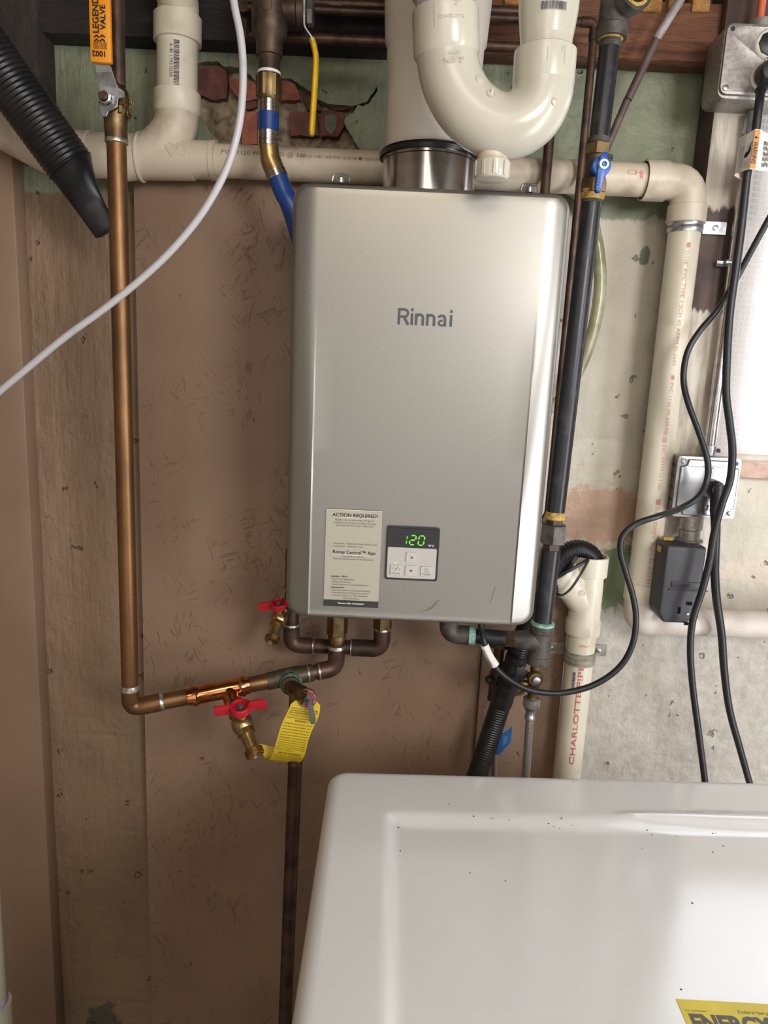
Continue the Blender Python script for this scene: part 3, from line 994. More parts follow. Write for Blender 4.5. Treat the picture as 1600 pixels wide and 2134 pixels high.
emb = simple('relief_shade', (176, 170, 155), rough=.3)  # same plastic, darkened so flat marks carry the shade of raised ones
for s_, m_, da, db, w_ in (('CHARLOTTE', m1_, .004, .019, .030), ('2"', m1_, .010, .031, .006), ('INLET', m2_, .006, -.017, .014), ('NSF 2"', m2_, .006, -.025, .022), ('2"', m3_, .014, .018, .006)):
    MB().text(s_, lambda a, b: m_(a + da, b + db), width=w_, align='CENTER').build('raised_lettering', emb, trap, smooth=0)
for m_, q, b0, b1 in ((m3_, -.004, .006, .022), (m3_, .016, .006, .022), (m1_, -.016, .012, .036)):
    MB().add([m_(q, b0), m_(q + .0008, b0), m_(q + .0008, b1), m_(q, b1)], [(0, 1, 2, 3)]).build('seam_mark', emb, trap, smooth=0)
# clean-out cap below the trap
CC = P(1025, 340, YT)
zb = P(1025, 366, YT - .02).z
rcap = R(P(1025, 345, YT), 73)
MB().lathe(V((CC.x, YT, zb + .020)), ZZ, [(0, rcap * .84), (.022, rcap * .84)], 30).build('threaded_stub', M['pvc_dirty'], trap)
cap = MB().lathe(V((CC.x, YT, zb)), ZZ, [(0, rcap * .9), (.0008, rcap * .96), (.003, rcap), (.020, rcap), (.0215, rcap * .93)], 44)
for k in range(10):
    th = 2 * math.pi * k / 10 + .35
    d_ = V((math.cos(th), math.sin(th), 0))
    cap.obox(V((CC.x, YT, zb + .0105)) + d_ * rcap, d_, ZZ.cross(d_), ZZ, .0012, .0016, .008)
cap.build('cleanout_cap', M['pvc_white'], trap, label='ribbed white clean-out cap under the bend')

# ------------------------------------------------------------------ washing machine
WZ = 1.070
wm = thing('washing_machine', 'white enamel washing machine top below the water heater', 'washing machine', (.28, -.7, 0))
WX0, WX1, WYF = -.0575, .630, -1.07


def yb(x):
    return -.378 + .0347 * (x + .0555)


def top():
    RC, RF = .026, .016
    xs = [0, .0006, .0016, .003, .005, .0075, .0105, .014, .018, .023] + [.023 + (.6875 - .046) * k / 150 for k in range(1, 150)] + [.6875 - a for a in (.023, .018, .014, .0105, .0075, .005, .003, .0016, .0006, 0)]
    ys = [0, .0006, .0016, .003, .005, .0075, .0105, .014, .018, .023] + [.023 + (.680 - .046) * k / 130 for k in range(1, 130)] + [.680 - a for a in (.023, .018, .014, .0105, .0075, .005, .003, .0016, .0006, 0)]
    W, D = .6875, .680

    def sm(v, a, b):
        q = min(1, max(0, (v - a) / (b - a)))
        return q * q * (3 - 2 * q)
    vs, fs = [], []
    for d in ys:
        dd = min(d, D - d)
        ins = RC - math.sqrt(max(0, RC ** 2 - (RC - dd) ** 2)) if dd < RC else 0
        for e in xs:
            u = ins + (W - 2 * ins) * (e / W) if ins else e
            ee = min(u, W - u)
            sd = RC - math.hypot(RC - ee, RC - dd) if (ee < RC and dd < RC) else min(ee, dd)
            sd = max(0, sd)
            z = WZ
            if sd < RF:
                z -= RF - math.sqrt(max(0, RF ** 2 - (RF - sd) ** 2))
            x = WX0 + u
            # sunken middle with rounded corner
            px_, py_ = x - .0155, d - .091
            rr = .018
            if px_ < rr and py_ < rr:
                q = rr - math.hypot(rr - px_, rr - py_) if (px_ < rr and py_ < rr) else min(px_, py_)
            else:
                q = min(px_, py_)
            q2 = min(q, W + WX0 - .03 - u + 0.0, D - .05 - d)
            wdt = .0185 if px_ < py_ else .030
            z -= .0055 * sm(q2, 0, wdt)
            # leaf-shaped boss at the back right
            if x > .292:
                c_ = .0895 + .012 * (x - .292)
                hw = min(.017, .004 + .085 * (x - .292))
                z += .0042 * math.cos(math.pi / 2 * min(1, abs(d - c_) / hw)) ** 1.5 * sm(x, .292, .33)
            vs.append(V((x, yb(x) - d, z)))
    n, m = len(xs), len(ys)
    fs = [(j * n + i, j * n + i + 1, (j + 1) * n + i + 1, (j + 1) * n + i) for j in range(m - 1) for i in range(n - 1)]
    loop = [i for i in range(n)] + [j * n + n - 1 for j in range(1, m)] + [(m - 1) * n + i for i in range(n - 2, -1, -1)] + [j * n for j in range(m - 2, 0, -1)]
    o, L_ = len(vs), len(loop)
    vs += [V((vs[k].x, vs[k].y, WZ - .045)) for k in loop]
    fs += [(loop[i], loop[(i + 1) % L_], o + (i + 1) % L_, o + i) for i in range(L_)]
    return MB().add(vs, fs)


top().build('top_panel', M['enamel'], wm, smooth=50)
MB().prism([V((WX0 + .012, yb(WX0) - .012, WZ - .044)), V((WX1 - .012, yb(WX1) - .012, WZ - .044)), V((WX1 - .012, WYF + .03, WZ - .044)), V((WX0 + .012, WYF + .012, WZ - .044))], V((0, 0, -(WZ - .044 - .02)))).build(
    'cabinet', M['enamel'], wm, bevel=.006)
for x_, y_ in ((WX0 + .06, -.45), (WX1 - .06, -.43), (WX0 + .06, -1.0), (WX1 - .06, -.98)):
    MB().lathe(V((x_, y_, 0)), ZZ, [(0, .024), (.012, .024), (.014, .012), (.022, .012)], 16).build('foot', M['black'], wm)
# energy sticker
e0, e1, e2 = PZ(1408, 2082, WZ - .0052), PZ(1600, 2092.5, WZ - .0052), PZ(1428.5, 2134, WZ - .0052)
EU = (e1 - e0).normalized()
EV = V((-EU.y, EU.x, 0))


def ep(u, v, e=.0003):
    return e0 + EU * u + EV * -v + V((0, 0, e))


es = MB().add([ep(0, 0, .0001), ep(.125, 0, .0001), ep(.125, .165, .0001), ep(0, .165, .0001)], [(0, 1, 2, 3)]).build('energy_label', M['yellow_label'], wm, smooth=0, label='yellow energy label with dark lettering')
def el(x, y):                                  # photo pixel to label coordinates
    q = PZ(x, y, WZ - .0049) - e0
    return q.dot(EU), -q.dot(EV)


ua, va = el(1429, 2107)
ub_, _ = el(1472, 2107)
uc_, vc_ = el(1432, 2111)
ud_, vd_ = el(1540, 2112)
ue_, _ = el(1602, 2116)
MB().text('U.S. Government', plane(ep(ua, va), EU, EV), width=ub_ - ua).build('label_small_print', M['ink_grey'], es, smooth=0)
MB().text('Federal law prohibits removal', plane(ep(ud_, vd_), EU, EV), width=.058).build('label_small_print', M['ink_grey'], es, smooth=0)
MB().text('ENERGY', plane(ep(uc_ + .0005, vc_ + .0165), EU, EV), width=.069, bold=.045, sx=.82).build('label_heading', M['ink_grey'], es, smooth=0)
# specks of dirt on the machine
sp_ = MB()
for q in ((834, 1773), (935, 1676), (987, 1701), (1023, 1706), (1028, 1705), (1060, 1709), (1143, 1716), (1154, 1722), (1170, 1705), (1192, 1720), (1166, 1727), (1348, 1730), (1358, 1739), (1409, 1743), (1485, 1737), (1491, 1736), (1507, 1763), (1485, 1776), (1442, 1882), (1419, 2062), (979, 1819), (1053, 1836), (1195, 1629), (830, 1724), (1338, 1768), (1400, 1623)):
    p = PZ(*q, WZ)
    dz = .0054 if p.y < -.49 and p.x > .035 else .0
    r_ = random.uniform(.0005, .0012)
    p = PZ(*q, WZ - dz)
    sp_.lathe(p + V((0, 0, -.0001)), ZZ, [(0, r_), (.0003, r_), (.0005, r_ * .5)], 7)
sp_.build('dirt_speck', M['dirt'], wm, kind='stuff')
# ------------------------------------------------------------------ plastic drain line on the wall
YD = -.066
ZD = P(450, 335, YD).z
RD = .0243
XE = P(1412, 600, YD).x
dr = thing('drain_pipe', 'cream plastic drain line crossing the wall behind the heater and turning down', 'pipe', (0, YD, ZD))


def DX(px, py=330):
    return V((P(px, py, YD).x, YD, ZD))


ZB = P(1330, 1290, YD).z
MB().tube([DX(440), DX(1345, 375)], RD, 32).build('pipe', M['pvc_dirty'], dr, label='long level pipe')
x0, x1 = DX(190), DX(404)
wy = MB().lathe(DX(104), XX, [(0, .034), ((DX(192) - DX(104)).x, .034), ((DX(192) - DX(104)).x, .0325), ((DX(292) - DX(104)).x, .0325), ((DX(292) - DX(104)).x + .001, .036), ((DX(297) - DX(104)).x, .036),
                             ((DX(297) - DX(104)).x + .001, .0325), ((x1 - DX(104)).x, .0300), ((x1 - DX(104)).x + .001, .0275), ((DX(440) - DX(104)).x, .0275), ((DX(441) - DX(104)).x, .029), ((DX(452) - DX(104)).x, .029), ((DX(452) - DX(104)).x, .0245)], 40)
wy.build('wye_fitting', M['pvc_dirty'], dr)
YV = -.069
vt, vb = P(370, 60, YV), P(369, 215, YV)
va_ = (vt - vb).normalized()
ep_ = spline([P(369, 205, YV), P(369, 235, YV), P(362, 272, YV), P(335, 305, YV), P(296, 326, YV), P(250, 334, YV)], 7)
rv = R(P(369, 250, YV), 88)
MB().tube(ep_, [rv] * 22 + [rv * .97] * (len(ep_) - 22), 32).build('branch_bend', M['pvc_dirty'], dr)
rpv = R(P(369, 150, YV), 83)
rhv = R(P(369, 215, YV), 96)
MB().lathe(P(369, 240, YV), va_, [(0, rv), (.004, rhv), ((P(369, 195, YV) - P(369, 240, YV)).length, rhv), ((P(369, 194, YV) - P(369, 240, YV)).length + .001, rpv)], 40).build('hub', M['pvc'], dr)
MB().lathe(P(369, 200, YV), va_, [(0, rpv), ((P(370, 85, YV) - P(369, 200, YV)).length, rpv)], 40).build('riser', M['pvc'], dr)
l1 = (P(371, 36, YV) - P(370, 90, YV)).length
MB().lathe(P(370, 90, YV), va_, [(0, rpv), (0, rhv), (l1, rhv), (l1 + .001, rhv * .9)], 40).build('hub', M['pvc'], dr)
MB().tube(spline([P(371, 42, YV), P(371, 10, YV), P(364, -30, YV - .02), P(354, -75, YV - .03), P(350, -150, YV - .03), P(346, -260, YV - .03)], 5), rpv * 1.0, 32).build('upper_bend', M['pvc'], dr)
# bar code and marks on the riser
ctr = P(372, 140, YV)
mp = wrap(ctr, va_, NY, rpv + .0003, XX)
bc = MB()
x = -.034
while x < .026:
    ww = random.choice((.0006, .0010, .0015))
    bc.add([mp(x, .0015), mp(x + ww, .0015), mp(x + ww, .0095), mp(x, .0095)], [(0, 1, 2, 3)])
    x += ww + random.choice((.0006, .0011))
mp2 = wrap(ctr, -va_, NY, rpv + .0003, XX)
bc.text('6 40 1192 0258', lambda a, b: mp2(a - .020, b - .0045), width=.044)
bc.build('bar_code', M['ink_blue'], dr, smooth=0)
for q, wpx, slot in (((351, 312), 30, 1), ((305, 310), 20, 0), ((378, 313), 20, 0)):
    p = P(*q, YD - .031)
    r_ = R(p, wpx)
    mk = MB()
    mk.lathe(p + V((0, .002, 0)), NY, [(0, r_), (.0022, r_), (.0022, r_ * .86), (.0012, r_ * .84)], 20)
    if slot:
        mk.obox(p - V((0, .0004, 0)), V((.6, 0, -1)).normalized(), V((1, 0, .6)).normalized(), NY, r_ * .8, r_ * .16, .0006)
    mk.build('mould_mark', M['pvc_dirty'], dr)
# the far left end turns up
MB().tube(bend([DX(140), DX(112), DX(112) + V((-.18, 0, .085))], .05), [.034] * 20, 32).build('left_bend', M['pvc_dirty'], dr)
# right-hand elbow, drop and bottom run
eb = bend([DX(1340, 375), V((XE, YD, ZD)), V((XE, YD, ZD - .062))], .05)
MB().tube(eb, .0268, 32).build('elbow', M['pvc_dirty'], dr)
MB().lathe(DX(1340, 375), XX, [(0, RD), (0, .0295), (.034, .0295), (.035, .027)], 36).build('hub', M['pvc_dirty'], dr)
zh = P(1415, 428, YD).z
MB().lathe(V((XE, YD, zh)), -ZZ, [(0, .027), (.001, .0292), (.026, .0292), (.027, RD)], 36).build('hub', M['pvc_dirty'], dr)
zt = P(1320, 1212, YD).z
MB().tube([V((XE, YD, zh - .02)), V((XE, YD, zt - .02))], RD, 32).build('drop_pipe', M['pvc'], dr)
MB().lathe(V((XE, YD, zt)), -ZZ, [(0, RD), (0, .0292), (.031, .0292), (.032, .027)], 36).build('hub', M['pvc'], dr)
painted = simple('paint_covered_pipe', (214, 204, 196), (198, 186, 174), 16, .5, bump=.2, bscale=60)
MB().tube(bend([V((XE, YD, zt - .028)), V((XE, YD, ZB)), V((XE + .09, YD, ZB))], .045), .0268, 32).build('lower_elbow', painted, dr)
MB().tube([V((XE + .06, YD, ZB)), V((1.4, YD, ZB))], RD, 32).build('lower_run', painted, dr, label='painted-over pipe running right along the wall')
mp = wrap(V((XE, YD, zh - .03)), -ZZ, NY, RD + .0003, XX)
for k, s_ in enumerate(('1-1/2" PVC TYPE 1 SCH 40 ASTM D-2665', 'PVC 1120 PR 330 PSI @ 23C ASTM D-1785', 'NSF DWV SCH 40 ASTM D-1785')):
    MB().text('■ ' + s_, lambda a, b, k=k: mp(a + .028 + k * .20, b - .003), width=.185, sx=1.3).build('red_print', M['ink_red_faint'], dr, smooth=0)
mp3 = around(DX(1312, 372), XX, NY, RD + .0003, ZZ)
mpw = lambda c: (lambda a, b: c + XX * a + V((0, -math.cos(b / RD), math.sin(b / RD))) * (RD + .0003))
red = MB()
red.text('CH', lambda a, b: mpw(DX(1296, 372))(a, b + .001), width=.022, bold=.01, sx=1.6)
red.obox(DX(1326, 374) + V((0, -RD - .0001, .0015)), XX, ZZ, NY, .0025, .005, .0003)
red.build('red_print', M['ink_red_faint'], dr, smooth=0)
blot = MB()
zz_ = P(1340, 1185, YD).z
for k in range(6):
    m_ = wrap(V((XE, YD, zz_)), -ZZ, NY, RD + .0003, XX)
    u_, v_ = -.024 + .009 * k, .007 + random.uniform(-.003, .003)
    blot.add([m_(u_, v_), m_(u_ + .009, v_ + .002), m_(u_ + .008, v_ + .004), m_(u_ - .001, v_ + .0025)], [(0, 1, 2, 3)])
blot.build('red_mark', M['ink_red'], dr, smooth=0)
br = MB()
f_ = mpw(DX(468, 325))
br.text('PVC 1120 PR 330 PSI @ 73F', lambda a, b: f_(a, b + .004), width=.128, sx=1.15)
br.build('brown_print', M['ink_brown'], dr, smooth=0)
br = MB()
f_ = mpw(DX(622, 333))
br.text('ASTM D-1785  NSF-PW  SCH 40 ■ H2O UV', lambda a, b: f_(a, b + .004), width=.125, sx=1.1)
br.build('brown_print', M['ink_brown'], dr, smooth=0)


def strap(name, label, c, r, ear_dir, ear, wid, mat, side=1, ears=1):
    s_ = thing(name, label, 'strap', c)
    MB().lathe(c + V((0, 0, -wid / 2)), ZZ, [(0, r), (0, r + .0018), (wid * .22, r + .0018), (wid * .3, r + .0030), (wid * .45, r + .0018), (wid * .55, r + .0018), (wid * .7, r + .0030), (wid * .78, r + .0018), (wid, r + .0018), (wid, r)], 40).build('band', mat, s_)
    for sg in ((1,) if ears == 1 else (1, -1)):
        e_ = MB().obox(c + V((sg * (r + ear / 2), ear_dir, 0)), XX, V((0, 1, 0)), ZZ, ear / 2 + .004, .0012, wid * .5)
        e_.build('ear', mat, s_, bevel=.0008, seg=1)
        MB().lathe(c + V((sg * (r + ear * .62), ear_dir - .001, 0)), NY, [(0, .0045), (.0022, .0042), (.003, .002)], 14).build('screw', M['zinc'], s_)
    return s_


strap('pipe_strap', 'galvanized strap holding the cream drop pipe to the post', V((XE, YD, P(1420, 472, YD).z)), .0246, .0005, .036, .020, M['zinc'])

# ------------------------------------------------------------------ stand pipe for the washer
YS = -.072
sb, s0 = P(1184, 1660, YS), P(1222, 1300, YS)
sa = V((.004, 0, 1)).normalized()
sd = thing('standpipe', 'cream plastic standpipe with a wye top beside the washer hoses', 'pipe', (sb.x, YS, .3))
XS = P(1210, 1345, YS).x
rs = .0241
MB().tube([V((XS - .004, YS, .05)), V((XS, YS, P(1222, 1300, YS).z))], rs, 32).build('pipe', M['pvc'], sd)
zb0 = P(1222, 1318, YS).z
zk = lambda y, x_=1240: P(x_, y, YS).z - zb0
MB().lathe(V((XS, YS, zb0)), sa, [(0, rs), (0, .0296), (zk(1292), .0296), (zk(1288), .0268), (zk(1200), .0262), (zk(1198), .0305), (zk(1158), .0305), (zk(1157.9), .0262), (zk(1190), .0255), (zk(1215), .022)], 40).build('wye_body', M['pvc'], sd)
bj, bh = V((XS, YS, P(1232, 1262, YS).z)), P(1165, 1188, YS - .006)
ba = (bh - bj).normalized()
Lb = (bh - bj).length
MB().lathe(bj, ba, [(0, .0262), (Lb * .50, .0262), (Lb * .52, .0290), (Lb, .0295), (Lb, .0245), (Lb - .02, .024)], 36).build('wye_branch', M['pvc'], sd)
mk = MB().lathe(bj + ba * (Lb * .42) + V((.006, -.0262, .004)), NY, [(-.001, .005), (.0014, .005), (.0014, .0042), (.0008, .004)], 18)
mk.obox(bj + ba * (Lb * .42) + V((.006, -.0274, .004)), ba, ba.cross(NY), NY, .004, .0006, .0004)
mk.build('mould_mark', M['pvc'], sd)
red = MB()
lo_ = P(1199, 1592, YS)
mpS = wrap(V((XS - .002, YS, lo_.z + .012)), ZZ, NY, rs + .0003, -XX)
ztop = P(1215, 1382, YS).z
red.text('CHARLOTTE PIPE', lambda a, b: mpS(a, b - .004), width=ztop - lo_.z - .006, bold=.01, sx=2.0)
red.build('red_print', M['ink_red'], sd, smooth=0, label='red lettering up the pipe')
bc = MB()
z_ = P(1195, 1425, YS).z
x = 0
while x < .030:
    ww = random.choice((.001, .0016, .0022))
    bc.add([mpS(z_ - lo_.z - .012 + x, .0135), mpS(z_ - lo_.z - .012 + x + ww, .0135), mpS(z_ - lo_.z - .012 + x + ww, .0085), mpS(z_ - lo_.z - .012 + x, .0085)], [(0, 1, 2, 3)])
    x += ww + random.choice((.0008, .0012))
bc.build('bar_code', M['ink_blue'], sd, smooth=0)
pk = MB()
for k in range(5):
    m_ = wrap(V((XS, YS, P(1215, 1338, YS).z)), ZZ, NY, rs + .0003, -XX)
    pk.add([m_(random.uniform(-.003, .003), -.01 + k * .004), m_(random.uniform(-.004, .002), -.006 + k * .004), m_(random.uniform(.002, .005), -.006 + k * .004)], [(0, 1, 2)])
pk.build('red_mark', simple('pink_mark', (226, 150, 146), rough=.5), sd, smooth=0)
strap('pipe_strap', 'grey strap around the standpipe fixed to the brown board', V((XS, YS, P(1218, 1368, YS).z)), .0243, .033, .028, .022, simple('painted_strap', (156, 150, 136), (128, 124, 110), 60, .5), ears=2)

# ------------------------------------------------------------------ wide white pipe at the lower left corner
pa, pb = P(-26, 1850, -.30), P(-14, 2090, -.30)
XL = pb.x
cp_ = thing('white_pipe', 'white plastic pipe with violet-stained coupling in front of the painted board', 'pipe', (XL, -.3, .05))
rl = P(8, 2020, -.30).x - XL
MB().tube([V((XL, -.30, .05)), V((XL, -.30, P(0, 1800, -.3).z))], rl, 32).build('pipe', M['pvc_white'], cp_)
zc_ = P(10, 2092, -.3).z
MB().lathe(V((XL, -.30, zc_)), -ZZ, [(0, rl), (0, rl + .006), (.10, rl + .006), (.101, rl)], 36).build('coupling', M['pvc_white'], cp_)
MB().lathe(V((XL, -.30, zc_ - .0005)), ZZ, [(0, rl + .0005), (.012, rl + .0005)], 36, caps=False).build('primer_ring', M['primer'], cp_, label='violet primer stain')

# ------------------------------------------------------------------ copper supply riser at the left and its level branch
YR = -.22
rr_ = R(P(248, 400, YR), 39.5)
XR = P(258, 900, YR).x
e_ = P(285, 1476, YR)
PE = P(700, 1392, -.13)
ris = thing('copper_pipe', 'long copper riser turning at an elbow toward the heater inlet', 'pipe', (XR, YR, e_.z))
ZE = e_.z
bx = [V((XR, YR, ZE)), P(560, 1420, -.162), P(600, 1413, -.154), PE]
BA = (PE - V((XR, YR, ZE))).normalized()
B0 = V((XR, YR, ZE))


def BP(px):                                   # point of the branch above photo column px
    best, bt_ = None, 1e9
    for k in range(201):
        q = B0.lerp(PE, k / 200)
        v = q - CAM
        X_ = 800 + FPX * v.dot(RIGHT) / v.dot(FWD)
        if abs(X_ - px) < bt_:
            best, bt_ = q, abs(X_ - px)
    return best


rb = R(BP(390), 33.5)
ztop_ = P(246, 292, YR).z
MB().tube([V((XR, YR, P(268, 1448, YR).z)), V((XR, YR, ztop_ + .01))], rr_, 32).build('riser', M['copper'], ris)
zs_ = P(270, 1440, YR).z
el_ = bend([V((XR, YR, zs_ + .003)), B0, B0 + BA * .045], .026, 9)
MB().tube(el_, [rr_ * 1.07] * 3 + [rr_ * 1.04] * (len(el_) - 5) + [rb * 1.1] * 2, 32).build('elbow', M['copper'], ris)
MB().lathe(V((XR, YR, zs_ + .001)), ZZ, [(0, rr_ * 1.02), (.001, rr_ * 1.12), (.005, rr_ * 1.10), (.009, rr_ * 1.01)], 28).build('solder_ring', M['solder'], ris)
MB().lathe(B0 + BA * .044, BA, [(0, rb * 1.05), (.001, rb * 1.14), (.004, rb * 1.12), (.006, rb * 1.01)], 28).build('solder_ring', M['solder'], ris)
MB().tube([B0 + BA * .04, BP(395)], rb, 32).build('branch_pipe', M['copper'], ris)
tp0, tp1 = BP(389), BP(521)
Lt = (tp1 - tp0).length
tee = MB().lathe(tp0, BA, [(0, rb * 1.02), (.001, rb * 1.12), (.008, rb * 1.14), (.0085, rb * 1.32), (.014, rb * 1.36), (.0165, rb * 1.2), (.019, rb * 1.16), (Lt - .019, rb * 1.16), (Lt - .0165, rb * 1.2), (Lt - .014, rb * 1.36), (Lt - .0085, rb * 1.32),
                          (Lt - .008, rb * 1.14), (Lt - .001, rb * 1.12), (Lt, rb * 1.02)], 36)
TC = BP(476)
TD = V((.46, -.72, -.64)).normalized()
tee.lathe(TC, TD, [(0, rb * 1.1), (.022, rb * 1.1), (.024, rb * 1.18), (.030, rb * 1.18), (.031, rb)], 36)
tee.build('press_tee', M['copper_new'], ris, label='bright new copper press tee')
MB().tube([BP(518), BP(575)], rb, 32).build('branch_pipe', M['copper'], ris)
t0, t1 = BP(557), BP(652)
L_ = (t1 - t0).length
MB().lathe(t0, BA, [(0, rb), (0, rb * 1.12), (.018, rb * 1.12), (.022, rb * 1.22), (L_ - .022, rb * 1.22), (L_ - .018, rb * 1.12), (L_, rb * 1.12), (L_, rb)], 32).build('relief_tee', M['copper_green'], ris, label='green-stained old copper tee')
MB().tube([BP(645), BP(668)], rb * .95, 28).build('branch_pipe', M['copper_dark'], ris)
# elbow up into the heater
HE = V((P(700, 1330, -.13).x, -.13, PE.z))
eb = bend([BP(660), PE + V((0, 0, 0)), V((PE.x, PE.y, PE.z + .045))], .026, 9)
MB().tube(eb, rb * 1.12, 32).build('elbow', M['copper_dark'], ris)
for px in (640, 662):
    MB().lathe(BP(px), BA, [(0, rb * 1.02), (.0008, rb * 1.17), (.0028, rb * 1.15), (.004, rb * 1.01)], 28).build('solder_ring', M['solder'], ris)
zz_ = P(704, 1352, PE.y).z
MB().lathe(V((PE.x, PE.y, zz_)), ZZ, [(0, rb * 1.02), (.001, rb * 1.18), (.006, rb * 1.15), (.008, rb * 1.0)], 28).build('solder_ring', M['solder'], ris)
MB().tube([V((PE.x, PE.y, zz_ - .004)), V((PE.x, PE.y, HZ0 + .01))], rb * .98, 28).build('nipple', M['copper'], ris)
zu = P(704, 1322, PE.y).z
MB().hexa(V((PE.x, PE.y, zu)), ZZ, 0, HZ0 + .012 - zu, rb * 1.35, .2).lathe(V((PE.x, PE.y, zu - .008)), ZZ, [(0, rb), (.001, rb * 1.2), (.008, rb * 1.15)], 28).build('union_nut', M['brass_old'], ris)


def drain_valve(name, label, base, ax, up, s, reach=1.0):
    """boiler drain: shank, ball body, red butterfly handle, threaded spout; ax points out of the pipe, up along the stem"""
    v = thing(name, label, 'valve', base)
    ax = ax.normalized()
    up = up.normalized()
    sd_ = ax.cross(up).normalized()
    b = MB()
    b.hexa(base, ax, -.004 * s, .010 * s, .0155 * s, .2)
    b.lathe(base, ax, [(.010 * s, .0135 * s), (.016 * s, .0150 * s), (.019 * s, .0150 * s), (.020 * s, .0125 * s), (.026 * s, .013 * s), (.030 * s, .0165 * s), (.038 * s, .0180 * s), (.046 * s, .0165 * s), (.051 * s, .0125 * s)], 28)
    c = base + ax * (.038 * s)
    b.lathe(c, up, [(0, .012 * s), (.018 * s, .012 * s), (.0185 * s, .0095 * s), (.023 * s, .0095 * s), (.0235 * s, .012 * s), (.028 * s, .012 * s)], 24)
    dn = (ax - up * .30).normalized()
    e0_ = c + ax * (.010 * s)
    b.lathe(e0_, dn, [(0, .0135 * s), (.006 * s, .0150 * s), (.008 * s, .0150 * s), (.009 * s, .0115 * s), (.028 * s, .0105 * s), (.034 * s, .0110 * s)], 28)
    b.build('body', M['brass'], v)
    prof = [(.033, .011)]
    for k in range(5):
        prof += [(.034 + k * .0022, .0142), (.0348 + k * .0022, .0148), (.0352 + k * .0022, .0136)]
    prof += [(.0455, .0136), (.0458, .0118), (.030, .0098)]
    MB().lathe(e0_, dn, [(d * s, r * s) for d, r in prof], 32).build('threaded_spout', M['brass'], v)
    h = c + up * (.027 * s)
    hd = MB().lathe(h, up, [(0, .0095 * s), (0, .0150 * s), (.002 * s, .0163 * s), (.013 * s, .0163 * s), (.014 * s, .0150 * s), (.014 * s, .0118 * s), (.006 * s, .0112 * s)], 30)
    hb = V((.98, .10, .13)).normalized()
    for sg in (1, -1):
        m_ = h + hb * (sg * .0275 * s) + up * ((.0075 if sg < 0 else .0105) * s)
        hd.obox(m_, hb, up, hb.cross(up).normalized(), .0132 * s, .0092 * s, .0022 * s)
    hd.build('handle', M['red'], v, label='red butterfly handle', bevel=.0008)
    MB().hexa(h, up, .004 * s, .011 * s, .0062 * s, .1).lathe(h, up, [(.011 * s, .0035 * s), (.0135 * s, .003 * s)], 12).build('handle_nut', M['zinc'], v)
    return v


VB_ = TC + TD * .030
drain_valve('drain_valve', 'brass drain valve with red butterfly handle on the bright copper tee', VB_, V((.52, -.72, -.46)), V((-.05, -.32, .95)), 0.98)

# relief valve on the green tee
RC0 = BP(606)
RD_ = V((.10, -.93, -.15)).normalized()
rel = thing('relief_valve', 'brass pressure relief valve with maroon disc and steel lever', 'valve', RC0 + RD_ * .02)
MB().lathe(RC0, RD_, [(0, rb * 1.1), (.018, rb * 1.1), (.020, rb * 1.3), (.028, rb * 1.3), (.029, rb)], 32).build('threaded_collar', M['copper_green'], rel, label='green-crusted collar of the tee')
MB().lathe(RC0 + RD_ * .014, RD_, [(0, rb * 1.05), (.002, rb * 1.42), (.005, rb * 1.5), (.009, rb * 1.38), (.010, rb * 1.1)], 26).build('green_crust', M['flux_dark'], rel)
RF = P(640, 1455, RC0.y - .062)
RA = (RF - (RC0 + RD_ * .026)).normalized()
Lr = (RF - (RC0 + RD_ * .026)).length
q0 = RC0 + RD_ * .026
MB().lathe(q0, RA, [(0, .0115), (.006, .0122), (Lr * .55, .0122), (Lr * .62, .0135), (Lr * .8, .0135), (Lr, .0125)], 28).build('body', M['brass_old'], rel)
RN = V((-.02, -.95, .24)).normalized()
rdz = R(RF, 41)
MB().lathe(RF, RN, [(-.004, rdz * .9), (-.002, rdz), (.001, rdz), (.002, rdz * .94)], 36).build('rim', M['brass'], rel)
dk = MB().lathe(RF, RN, [(.0015, rdz * .93), (.0024, rdz * .92)], 36)
dk.build('disc', M['red_disc'], rel, label='maroon disc with pale lettering')
_, ra_, rb2 = basis(RN)
lt = MB()
for rad_, body, k0 in ((rdz * .72, 'ASME HOT WATER RELIEF 150 PSI SET', 0), (rdz * .46, 'CSA PRESSURE BTU HR', .6)):
    n_ = len(body)
    for i_, ch in enumerate(body):
        if ch == ' ':
            continue
        th = 1.4 - 2 * math.pi * i_ / (n_ + 2) + k0
        r_d = XX * math.cos(th) + RN.cross(XX) * -math.sin(th)
        r_d = (XX * math.cos(th) + ZZ * math.sin(th))
        r_d = (r_d - RN * r_d.dot(RN)).normalized()
        t_d = r_d.cross(RN)
        lt.text(ch, plane(RF + RN * .0027 + r_d * rad_, -t_d if t_d.dot(XX * math.sin(th) - ZZ * math.cos(th)) < 0 else t_d, r_d), size=.0030, align='CENTER')
lt.build('disc_lettering', simple('pink_print', (226, 190, 190), rough=.5), rel, smooth=0)
MB().lathe(RF, RN, [(.002, .0052), (.010, .0048)], 16).build('spindle', M['black'], rel)
lv0, lv1 = P(643, 1452, RF.y - .012), P(652, 1505, RF.y - .020)
ld = (lv1 - lv0).normalized()
ls_ = ld.cross(NY).normalized()
lev = MB().obox(lv0.lerp(lv1, .5), ld, ls_, ld.cross(ls_), (lv1 - lv0).length / 2 + .003, .0034, .0006)
for sg in (1, -1):
    lev.obox(lv0.lerp(lv1, .5) + ls_ * (sg * .0034) + ld.cross(ls_) * (.002 if ld.cross(ls_).y > 0 else -.002), ld, ls_, ld.cross(ls_), (lv1 - lv0).length / 2, .0005, .0022)
lev.build('lever', simple('dull_steel', (112, 112, 114), (92, 92, 94), 60, .5, .5), rel, bevel=.0003, seg=1, label='steel test lever')
